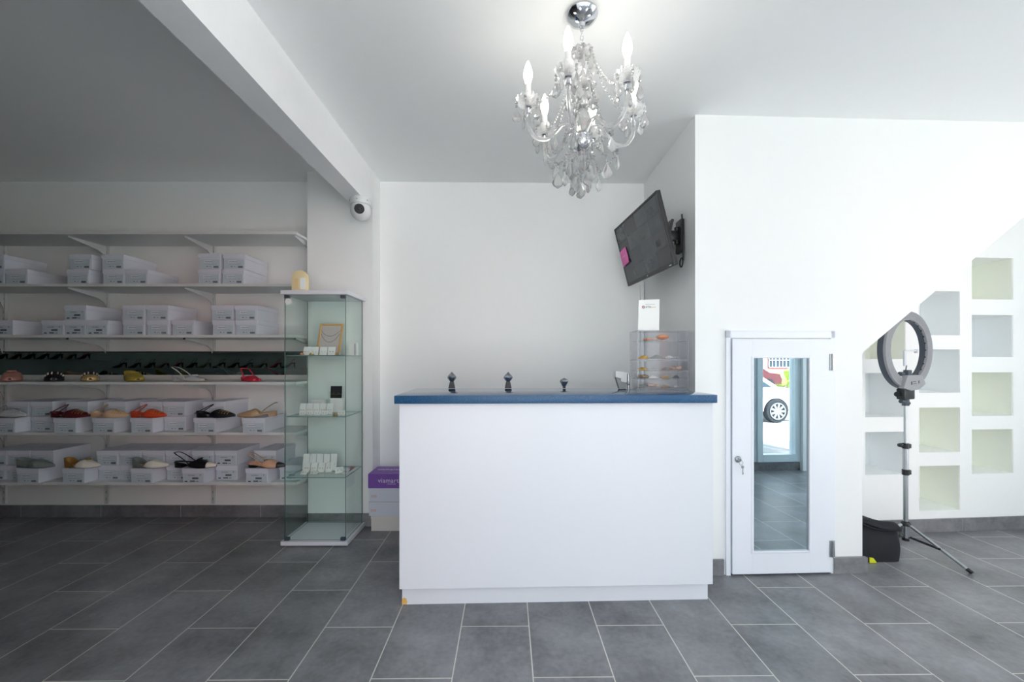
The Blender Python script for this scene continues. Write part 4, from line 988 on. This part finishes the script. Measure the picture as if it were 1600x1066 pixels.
m = MB(); m.lathe([(0.0, ZS_ - 0.002), (0.011, ZS_ - 0.002), (0.011, ZS_ + 0.004), (0.0085, ZS_ + 0.006), (0.0085, ZS_ + 0.018), (0.014, ZS_ + 0.022), (0.014, ZS_ + 0.026), (0, ZS_ + 0.026)], 20, Matrix.Translation((RA, 0, 0))); ME_SOCK = m.mesh('socket', 'chrome', 40)
dm = dish(0.045, ZS_ + 0.024, 0.030, 14); bmesh.ops.transform(dm.bm, matrix=Matrix.Translation((RA, 0, 0)), verts=dm.bm.verts); ME_BOB = dm.mesh('bobeche', 'crystal', 50)
m = MB(); m.lathe([(0, ZS_ + 0.026), (0.0115, ZS_ + 0.026), (0.0115, ZS_ + 0.108), (0.009, ZS_ + 0.110), (0, ZS_ + 0.110)], 18, Matrix.Translation((RA, 0, 0))); ME_CAN = m.mesh('candle_sleeve', 'candle_sleeve', 40)
m = MB(); m.lathe([(0.008, ZS_ + 0.108), (0.011, ZS_ + 0.118), (0.0165, ZS_ + 0.138), (0.0168, ZS_ + 0.150), (0.012, ZS_ + 0.174), (0.006, ZS_ + 0.191), (0.002, ZS_ + 0.199), (0, ZS_ + 0.201)], 18, Matrix.Translation((RA, 0, 0))); ME_BULB = m.mesh('bulb', 'bulb_glow', 70)
def pendant_mesh(w, h, name='pendant'):
    m = MB(); t = bmesh.new(); n = 8
    prof = [(0.10, 0.0), (0.35, -0.18), (0.85, -0.52), (1.0, -0.68), (0.72, -0.84), (0.0, -1.0)]
    rings = []
    for r, z in prof:
        if r == 0: rings.append([t.verts.new((0, 0, z * h))])
        else: rings.append([t.verts.new((r * w / 2 * math.cos(2 * PI * k / n), r * w * 0.22 * math.sin(2 * PI * k / n), z * h)) for k in range(n)])
    for a, b in zip(rings, rings[1:]):
        for k in range(n):
            if len(b) == 1: t.faces.new((a[k], a[(k + 1) % n], b[0]))
            else: t.faces.new((a[k], a[(k + 1) % n], b[(k + 1) % n], b[k]))
    t.faces.new(rings[0][::-1]); bmesh.ops.recalc_face_normals(t, faces=t.faces)
    m.add(t)
    m.ball((0, 0, 0.008), 0.0062, 1); m.ball((0, 0, 0.021), 0.0062, 1)
    m.tube([(0, 0, 0.026), (0, 0, 0.034)], 0.0008, 5)
    return m.mesh(name, 'crystal')
ME_P1, ME_P2, ME_P3 = pendant_mesh(0.037, 0.058), pendant_mesh(0.027, 0.062), pendant_mesh(0.046, 0.064)
def part(name, me, parent, loc=(0, 0, 0), rz=0.0):
    c = bpy.data.objects.new(name, me); COL.objects.link(c); c.parent = parent; c.location = loc; c.rotation_euler = (0, 0, rz); return c
def beads(p0, p1, sag, n, r=0.0058):
    m = MB(); p0, p1 = Vector(p0), Vector(p1)
    for k in range(n):
        q = (k + 0.5) / n; p = p0.lerp(p1, q); p.z -= sag * 4 * q * (1 - q); m.ball(p, r, 1)
    return m
for k in range(6):
    a = R(8 + 60 * k)
    arm = part('arm', ME_ARM, ch, (0, 0, 0), a)
    for nm, me in (('socket', ME_SOCK), ('bobeche', ME_BOB), ('candle_sleeve', ME_CAN), ('bulb', ME_BULB)): part(nm, me, arm)
    for j in range(5):
        b_ = 2 * PI * (j + 0.3) / 5 + a
        part('pendant', ME_P2 if j % 2 else ME_P1, arm, (RA + 0.043 * math.cos(b_), 0.043 * math.sin(b_), ZS_ + 0.018), b_)
    part('pendant', ME_P1, ch, (0.145 * math.cos(a), 0.145 * math.sin(a), Z(1.985)), a + 1.2)
    a2 = R(8 + 60 * (k + 1))
    pA = (RA * 0.92 * math.cos(a), RA * 0.92 * math.sin(a), ZS_ + 0.040)
    beads((0.040 * math.cos(a), 0.040 * math.sin(a), Z(2.370)), pA, 0.055, 20).build('bead_strand', 'crystal', ch)
    beads((0.145 * math.cos(a), 0.145 * math.sin(a), Z(2.01)), (0.145 * math.cos(a2), 0.145 * math.sin(a2), Z(2.01)), 0.060, 11).build('bead_strand', 'crystal', ch)
    beads((0.050 * math.cos(a), 0.050 * math.sin(a), Z(2.235)), (0.10 * math.cos(a), 0.10 * math.sin(a), Z(2.065)), 0.02, 12).build('bead_strand', 'crystal', ch)
for k in range(8):
    a = R(20 + 45 * k); rr = 0.098 if k % 2 else 0.075; z_ = 1.925 if k % 2 else 1.900
    part('pendant', ME_P3 if k % 2 else ME_P1, ch, (rr * math.cos(a), rr * math.sin(a), Z(z_)), a + 0.5)
    beads((0.036 * math.cos(a), 0.036 * math.sin(a), Z(2.03)), (rr * math.cos(a), rr * math.sin(a), Z(z_ + 0.03)), 0.01, 9).build('bead_strand', 'crystal', ch)
    part('pendant', ME_P2, ch, (0.048 * math.cos(a + 0.4), 0.048 * math.sin(a + 0.4), Z(1.950)), a + 0.7)
for k in range(5):
    a = R(72 * k + 15); part('pendant', ME_P3 if k % 2 else ME_P1, ch, (0.032 * math.cos(a), 0.032 * math.sin(a), Z(1.880 if k % 2 else 1.90)), a + 0.9)
for k in range(8):
    a = R(45 * k); part('pendant', ME_P2, ch, (0.043 * math.cos(a), 0.043 * math.sin(a), Z(2.345)), a)
    part('pendant', ME_P1, ch, (0.052 * math.cos(a + 0.4), 0.052 * math.sin(a + 0.4), Z(2.215)), a)

# ------------------------------------------------------------------ ring light on its tripod
RD = 2.55; RX = PX(1415, RD)
rl = thing('ring_light', 'large grey ring light on a chrome tripod, half hidden by the stair edge', 'ring light', (RX, RD, 0))
zz = lambda py: PZ(py, RD)
m = MB(); m.cyl((0, 0, zz(842)), (0, 0, zz(700)), 0.0125, seg=18); m.cyl((0, 0, zz(742)), (0, 0, zz(697)), 0.0145, seg=18); m.build('lower_pole', 'steel', rl, 40)
m = MB(); m.cyl((0, 0, zz(735)), (0, 0, zz(628)), 0.0095, seg=16); m.build('upper_pole', 'steel', rl, 40)
def collar(py, h, knob, name='clamp_collar'):
    m = MB(); z = zz(py); m.lathe([(0.014, -h / 2), (0.018, -h / 2 + 0.002), (0.018, h / 2 - 0.002), (0.014, h / 2)], 18, Matrix.Translation((0, 0, z)))
    m.box(0.008, 0.030, -0.008, 0.008, z - h * 0.4, z + h * 0.4, 0.003)
    c = m.build(name, 'black_plastic', rl, 40)
    if knob:
        m = MB(); m.cyl((-0.014, -0.002, z + 0.004), (-0.030, -0.006, z + 0.006), 0.005, seg=10); m.lathe([(0, 0), (0.011, 0.001), (0.013, 0.008), (0.010, 0.020), (0, 0.021)], 14, Matrix.Translation((-0.028, -0.005, z + 0.006)) @ Matrix.Rotation(-PI / 2, 4, 'Y')); m.build('knob', 'black_plastic', c, 40)
    return c
collar(697, 0.034, True); collar(738, 0.036, False)
m = MB(); m.lathe([(0.013, 0), (0.024, 0.003), (0.026, 0.014), (0.020, 0.026), (0.013, 0.030)], 20, Matrix.Translation((0, 0, zz(822)))); m.build('leg_hub', 'black_plastic', rl, 40)
m = MB(); m.lathe([(0.013, 0), (0.018, 0.002), (0.018, 0.016), (0.013, 0.018)], 20, Matrix.Translation((0, 0, zz(845)))); m.build('brace_hub', 'black_plastic', rl, 40)
base_a = math.atan2(-0.256, 0.112)
for k in range(3):
    a = base_a + k * 2 * PI / 3; c, s = math.cos(a), math.sin(a)
    p0 = Vector((0.022 * c, 0.022 * s, zz(820))); p1 = Vector((0.285 * c, 0.285 * s, 0.012))
    m = MB(); m.cyl(p0, p1, 0.0085, seg=12); lg = m.build('leg', 'steel', rl, 40)
    m = MB(); dv = (p1 - p0).normalized(); m.cyl(p1 - dv * 0.020, p1 + dv * 0.006, 0.0105, seg=12); m.build('rubber_foot', 'black_plastic', lg, 40)
    q = p0.lerp(p1, 0.52); m = MB(); b0 = Vector((0.018 * c, 0.018 * s, zz(838))); n = Vector((-s, c, 0)) * 0.009
    m.cyl(b0 + n, q + n - Vector((0, 0, 0.004)), 0.0035, seg=8); m.cyl(b0 - n, q - n - Vector((0, 0, 0.004)), 0.0035, seg=8); m.cyl(q + n * 1.6, q - n * 1.6, 0.006, seg=8); m.build('leg_brace', 'black_plastic', rl, 40)
# head
RPSI = R(20); RO, RI = 0.236, 0.184
rh_z = zz(547)
Mh = Matrix.Translation((0.012, 0.0, rh_z)) @ Matrix.Rotation(RPSI, 4, 'Z')
def ringsec(prof, n=72, name=None, M=None):
    m = MB()
    k = len(prof)
    def fn(u, v):
        a = 2 * PI * u; r, y = prof[min(k - 1, int(round(v * (k - 1))))]
        return (r * math.cos(a), y, r * math.sin(a))
    m.grid(fn, n, k, closeu=True); bmesh.ops.recalc_face_normals(m.bm, faces=m.bm.faces)
    bmesh.ops.transform(m.bm, matrix=Mh, verts=m.bm.verts); return m
back = [(RI, 0.0)]
for j in range(6):
    r0 = RI + (RO - RI) * (j + 0.1) / 6; r1 = RI + (RO - RI) * (j + 0.85) / 6
    back += [(r0, -0.012), (r1, -0.012), (r1 + 0.0006, -0.0085), (r0 + (RO - RI) / 6 - 0.0006, -0.0085)]
back += [(RO, -0.006), (RO, 0.002), (RI, 0.002), (RI, 0.0)]
ringsec(back).build('ring_back', 'grey_plastic', rl, 30, label='ribbed grey back of the lamp ring')
ringsec([(RI - 0.002, 0.002), (RI - 0.002, 0.030), (RO + 0.003, 0.030), (RO + 0.003, 0.002), (RI - 0.002, 0.002)]).build('ring_housing', 'slate_plastic', rl, 30)
ringsec([(RI + 0.004, 0.0301), (RI + 0.004, 0.034), (RO - 0.003, 0.034), (RO - 0.003, 0.0301), (RI + 0.004, 0.0301)]).build('diffuser', 'pale_plastic', rl, 30)
m = MB()
for k in range(26):
    a = 2 * PI * k / 26
    m.box(RI - 0.0035, RI + 0.004, -0.003, 0.003, -0.004, 0.004, M=Mh @ Matrix.Rotation(a, 4, 'Y') )
m.build('vent_notches', 'black_plastic', rl)
m = MB(); cp = [(-0.095, -0.035), (-0.055, 0.042), (0.090, 0.042), (0.125, -0.012), (0.060, -0.046), (-0.02, -0.052)]
m.prism([Mh @ Vector((x, -0.030, -RO + 0.040 + z)) for x, z in cp], Mh.to_3x3() @ Vector((0, 0.030, 0)), 0, 0.003); cpn = m.build('control_panel', 'grey_plastic', rl, label='grey control panel with switches')
m = MB()
for x, z, w, h in ((-0.020, -0.006, 0.005, 0.010), (0.052, 0.0, 0.004, 0.009), (0.008, 0.003, 0.014, 0.0015), (0.010, -0.010, 0.018, 0.0015)):
    m.box(x - w, x + w, -0.0308, -0.0295, -RO + 0.040 + z - h, -RO + 0.040 + z + h, M=Mh)
m.build('switches', 'ink_dark', cpn)
m = MB(); m.box(-0.052, 0.052, -0.022, 0.022, zz(624), zz(607), 0.006, M=Matrix.Rotation(RPSI, 4, 'Z')); m.cyl((-0.050, -0.01, zz(616)), (-0.068, -0.016, zz(616)), 0.016, seg=16); m.build('tilt_bracket', 'black_plastic', rl, 40)
m = MB(); m.cyl((0, 0, zz(634)), (0, 0, zz(620)), 0.018, seg=16); m.ball((0.004, 0, zz(630)), 0.021, 2, sc=(1, 1, 0.7)); m.cyl((-0.010, -0.004, zz(627)), (-0.042, -0.012, zz(627)), 0.012, seg=14); m.build('pole_socket', 'slate_plastic', rl, 40)
m = MB(); z0 = zz(590); m.box(-0.020, 0.020, -0.014, 0.014, z0, z0 + 0.046, 0.004, M=Mh @ Matrix.Translation((0, 0, -rh_z))); m.cyl((-0.024, -0.008, z0 + 0.022), (-0.050, -0.014, z0 + 0.022), 0.013, seg=14); m.cyl((0, 0, z0 + 0.04), (0.006, 0, z0 + 0.075), 0.003, seg=8); m.build('phone_mount', 'slate_plastic', rl, 40)
m = MB(); m.box(-0.006, 0.006, -0.006, 0.006, z0 + 0.070, z0 + 0.165, 0.002, M=Matrix.Translation((-0.006, 0, 0))); m.box(-0.006, 0.070, -0.006, 0.006, z0 + 0.160, z0 + 0.170, 0.002); m.box(0.060, 0.070, -0.010, 0.010, z0 + 0.150, z0 + 0.172, 0.002); m.build('phone_clamp', 'pale_plastic', rl)

# ------------------------------------------------------------------ black bag behind the wall end
bg = thing('tote_bag', 'black fabric bag slumped on the floor behind the end of the door wall', 'bag', (2.0, 2.42, 0))
def bagf(u, v):
    a = 2 * PI * u; ca, sa = math.cos(a), math.sin(a)
    x = math.copysign(abs(ca) ** 0.35, ca); y = math.copysign(abs(sa) ** 0.35, sa)
    X = 0.122 + 0.150 * x * (1 - 0.02 * v); Y = 0.05 + 0.045 * y * (1 - 0.35 * v)
    top = 0.186 + 0.055 * max(0, 1 - (X + 0.03) / 0.24) + 0.012 * math.sin(4 * a)
    bulge = 0.006 * math.sin(PI * v) 
    return (X + bulge * x, Y + bulge * 2 * y, 0.002 + (top - 0.002) * v)
m = MB(); m.grid(bagf, 48, 10, closeu=True)
bmesh.ops.holes_fill(m.bm, edges=[e_ for e_ in m.bm.edges if e_.is_boundary], sides=0); bmesh.ops.recalc_face_normals(m.bm, faces=m.bm.faces)
m.build('bag_body', 'black_fabric', bg, 60)
m = MB(); 
def flap(u, v): 
    x = -0.02 + 0.285 * u; y = -0.004 + 0.10 * v
    return (x, y, 0.190 + 0.060 * (1 - u) + 0.022 * math.sin(PI * v) - 0.012 * (v < 0.05) + 0.006 * math.sin(7 * u))
m.grid(flap, 16, 10); m.build('top_flap', 'black_fabric', bg, 60, solid=0.006)
m = MB(); m.tube([(0.02 + 0.018 * k, -0.008 + 0.001 * k, 0.235 - 0.0045 * k - 0.012 * math.sin(PI * k / 11)) for k in range(12)], 0.007, 8, flat=0.5); m.build('strap', 'black_fabric', bg, 60)
m = MB(); m.prism([(0.075, -0.008, 0.002), (0.118, -0.008, 0.002), (0.098, -0.008, 0.030), (0.075, -0.008, 0.034)], (0, 0.006, 0), 0, 0.001); m.build('yellow_tab', 'yellow_tag', bg, label='yellow-green tab at the bag corner')

# ------------------------------------------------------------------ opposite side of the shoe room, seen in the strip mirror
zf = YF
for i, (x0, x1, z, lab) in enumerate(((-8.6, -6.9, 1.20, 'left'), (-6.6, -3.3, 1.055, 'long'), (-5.0, -3.3, 1.32, 'high'))):
    s = thing('wall_shelf', ['white display shelf on the front wall, reflected at the left of the strip mirror', 'long white display shelf of high heels reflected in the strip mirror', 'short upper display shelf reflected at the right of the strip mirror'][i], 'shelf', (x0, zf, z), 0, 'display shelves on the front wall')
    m = MB(); m.box(0, x1 - x0, 0.001, 0.30, -0.02, 0, 0.001); m.build('shelf_board', 'shelf_white', s)
proto = None
mats_ = ['leather_black', 'leather_wine', 'leather_black', 'leather_nude', 'leather_red', 'leather_black', 'leather_taupe']
GH = 'high-heeled shoes on the front wall shelves'
protos = {}
def heel_shoe(k, x, z, rz):
    mt = mats_[k % 7]
    if mt not in protos:
        protos[mt] = shoe('high-heeled shoe of one colour, reflected small in the strip mirror', (x, zf + 0.16, z), rz, 0.22, 0.075, 'point', mt, lin='lining_cream', sole='ink_dark', hh=0.075, style='sling', group=GH, heelstyle='stiletto', ht=0.05)
        return
    dup(protos[mt], (x, zf + 0.16, z), rz)
k = 0
for i in range(13): heel_shoe(k, -6.45 + 0.235 * i, 1.056, PI + R(8 * ((i % 3) - 1))); k += 1
for i in range(6): heel_shoe(k, -4.9 + 0.26 * i, 1.321, PI + R(6 * ((i % 3) - 1))); k += 1
for i in range(7): heel_shoe(k, -8.45 + 0.23 * i, 1.201, PI); k += 1

# ------------------------------------------------------------------ street outside, seen in the door mirror
GZ = -0.43
b = MB(); b.box(-30, 45, -60, -4.6, GZ - 0.2, GZ - 0.12); struct(b.build('street', 'asphalt'))
b = MB(); b.box(-30, 45, -4.6, -2.4, GZ - 0.2, GZ); b.box(-12, 12, -2.4, -1.35, GZ - 0.2, -0.13); struct(b.build('sidewalk', 'concrete'))
car = thing('car', 'white car parked on the street, mirrored in the cupboard door', 'car', (6.68, -7.4, GZ - 0.12))
prof = [(-2.2, 0.35), (-2.25, 0.62), (-2.1, 0.82), (-1.2, 0.95), (-0.55, 1.40), (0.75, 1.43), (1.45, 1.0), (2.1, 0.93), (2.25, 0.6), (2.2, 0.32)]
def arch(cx): return [(cx + 0.37 * math.cos(a), 0.32 + 0.37 * math.sin(a)) for a in [PI * k / 10 for k in range(11)]]
low = [(2.2, 0.3)] + arch(1.4) + arch(-1.35) + [(-2.2, 0.3)]
m = MB(); m.prism([(x, -0.85, z) for x, z in prof + low[1:-1]], (0, 1.7, 0), 0, 0.0); m.build('car_body', 'car_white', car, 30)
m = MB(); m.prism([(x, -0.87, z) for x, z in [(-1.05, 0.96), (-0.5, 1.33), (0.68, 1.36), (1.25, 1.0)]], (0, 1.74, 0)); m.build('car_windows', 'car_glass', car)
for cx in (1.4, -1.35):
    for y in (-0.80, 0.80):
        m = MB(); m.lathe([(0.0, -0.1), (0.31, -0.1), (0.325, -0.07), (0.325, 0.07), (0.31, 0.1), (0.0, 0.1)], 32, Matrix.Translation((cx, y, 0.325)) @ Matrix.Rotation(PI / 2, 4, 'X')); wh = m.build('wheel', 'tyre_rubber', car, 35)
        m = MB(); sg = 1 if y > 0 else -1
        for q in range(9):
            m.box(0.03, 0.21, -0.012, 0.012, -0.03, 0.03, 0.004, M=Matrix.Translation((cx, y + sg * 0.105, 0.325)) @ Matrix.Rotation(2 * PI * q / 9, 4, 'Y'))
        m.lathe([(0.205, -0.02), (0.235, -0.02), (0.235, 0.012), (0.205, 0.012)], 32, Matrix.Translation((cx, y + sg * 0.1, 0.325)) @ Matrix.Rotation(PI / 2, 4, 'X'), cap=False)
        m.cyl((cx, y + sg * 0.09, 0.325), (cx, y + sg * 0.12, 0.325), 0.05, seg=16); m.build('wheel_rim', 'silver', wh, 35)
pb = thing('building', 'pink building across the street, mirrored in the cupboard door', 'building', (22, -26, GZ - 0.12))
m = MB(); m.box(-9, 12, -6, 0, 0, 7, 0.02); m.build('facade', 'pink_stucco', pb)
for kx in range(3):
    m = MB(); x0 = -6 + 6 * kx; m.box(x0, x0 + 2.2, -0.02, 0.05, 1.2, 4.2); wn = m.build('window', 'car_glass', pb)
    m = MB()
    for j in range(8): m.box(x0 + 0.28 * j, x0 + 0.28 * j + 0.05, 0.06, 0.1, 1.2, 4.2)
    for j in range(6): m.box(x0, x0 + 2.2, 0.06, 0.1, 1.2 + 0.55 * j, 1.26 + 0.55 * j)
    m.build('window_grille', 'paper_white', wn)
rnd = random.Random(5)
hd = MB()
for k in range(60): hd.ball((rnd.uniform(-5, 8), rnd.uniform(-0.5, 0.5), rnd.uniform(0.2, 1.0)), rnd.uniform(0.3, 0.55), 1)
tag(hd.build('hedge', 'hedge_green', loc=(24.0, -21, GZ - 0.12)), 'low yellow-green hedge before the pink building', 'hedge')
c2 = thing('car', 'dark red car parked before the pink building, mirrored in the cupboard door', 'car', (15.9, -20.3, GZ - 0.12))
m = MB(); m.prism([(x, -0.85, z) for x, z in prof], (0, 1.7, 0)); m.build('car_body', 'car_dark_red', c2, 30)
for cx in (1.4, -1.35):
    for y in (-0.80, 0.80):
        m = MB(); m.lathe([(0.0, -0.1), (0.32, -0.1), (0.32, 0.1), (0.0, 0.1)], 20, Matrix.Translation((cx, y, 0.32)) @ Matrix.Rotation(PI / 2, 4, 'X')); m.build('wheel', 'tyre_rubber', c2, 35)
tr = thing('tree', 'leafy street tree mirrored at the top of the cupboard door', 'tree', (13.0, -16, GZ - 0.12))
m = MB(); m.cyl((0, 0, 0), (0.1, 0, 2.6), 0.16, 0.1, 10); m.build('trunk', 'bark', tr)
m = MB()
for k in range(70):
    v = Vector((rnd.gauss(0, 1), rnd.gauss(0, 1), rnd.gauss(0, 0.7))); v = v / max(1, v.length) ; m.ball(v * 1.3 + Vector((0.1, 0, 3.5)), rnd.uniform(0.25, 0.5), 1)
m.build('foliage', 'leaf_green', tr)

# ------------------------------------------------------------------ light, sky, camera
w = bpy.data.worlds.new('sky'); SC.world = w; w.use_nodes = True
n, l = w.node_tree.nodes, w.node_tree.links
bgn = n['Background']
tc = n.new('ShaderNodeTexCoord'); sp = n.new('ShaderNodeSeparateXYZ'); l.new(tc.outputs['Generated'], sp.inputs[0])
cr = n.new('ShaderNodeValToRGB'); cr.color_ramp.elements[0].color = (0.96, 0.98, 1.0, 1); cr.color_ramp.elements[1].color = (0.80, 0.89, 1.0, 1); cr.color_ramp.elements[1].position = 0.8
l.new(sp.outputs['Z'], cr.inputs[0]); l.new(cr.outputs[0], bgn.inputs[0]); bgn.inputs[1].default_value = SKY
sun = bpy.data.lights.new('sun', 'SUN'); sun.energy = SUN; sun.angle = 0.01; sun.color = (1, 0.97, 0.93)
so = bpy.data.objects.new('sun', sun); COL.objects.link(so); so.rotation_euler = Vector((-0.25, -0.75, -1.0)).to_track_quat('-Z', 'Y').to_euler()

cam = bpy.data.cameras.new('camera'); co = bpy.data.objects.new('camera', cam); COL.objects.link(co)
co.location = (0, 0, HC); co.rotation_euler = (PI / 2, 0, 0)
cam.sensor_width = 36; cam.lens = 36 * F / 1600; cam.shift_x = 0; cam.shift_y = (HY - 533) / 1600
cam.clip_start = 0.02; cam.clip_end = 300
SC.camera = co
SC.view_settings.view_transform = 'Standard'; SC.view_settings.look = 'None'; SC.view_settings.gamma = 1; SC.view_settings.use_curve_mapping = False
SC.view_settings.exposure = EXPO
SC.cycles.use_denoising = True
SC.cycles.max_bounces = 16; SC.cycles.transparent_max_bounces = 24; SC.cycles.transmission_bounces = 8; SC.cycles.diffuse_bounces = 8; SC.cycles.glossy_bounces = 8
SC.cycles.sample_clamp_indirect = 10
SC.cycles.caustics_reflective = False; SC.cycles.caustics_refractive = False
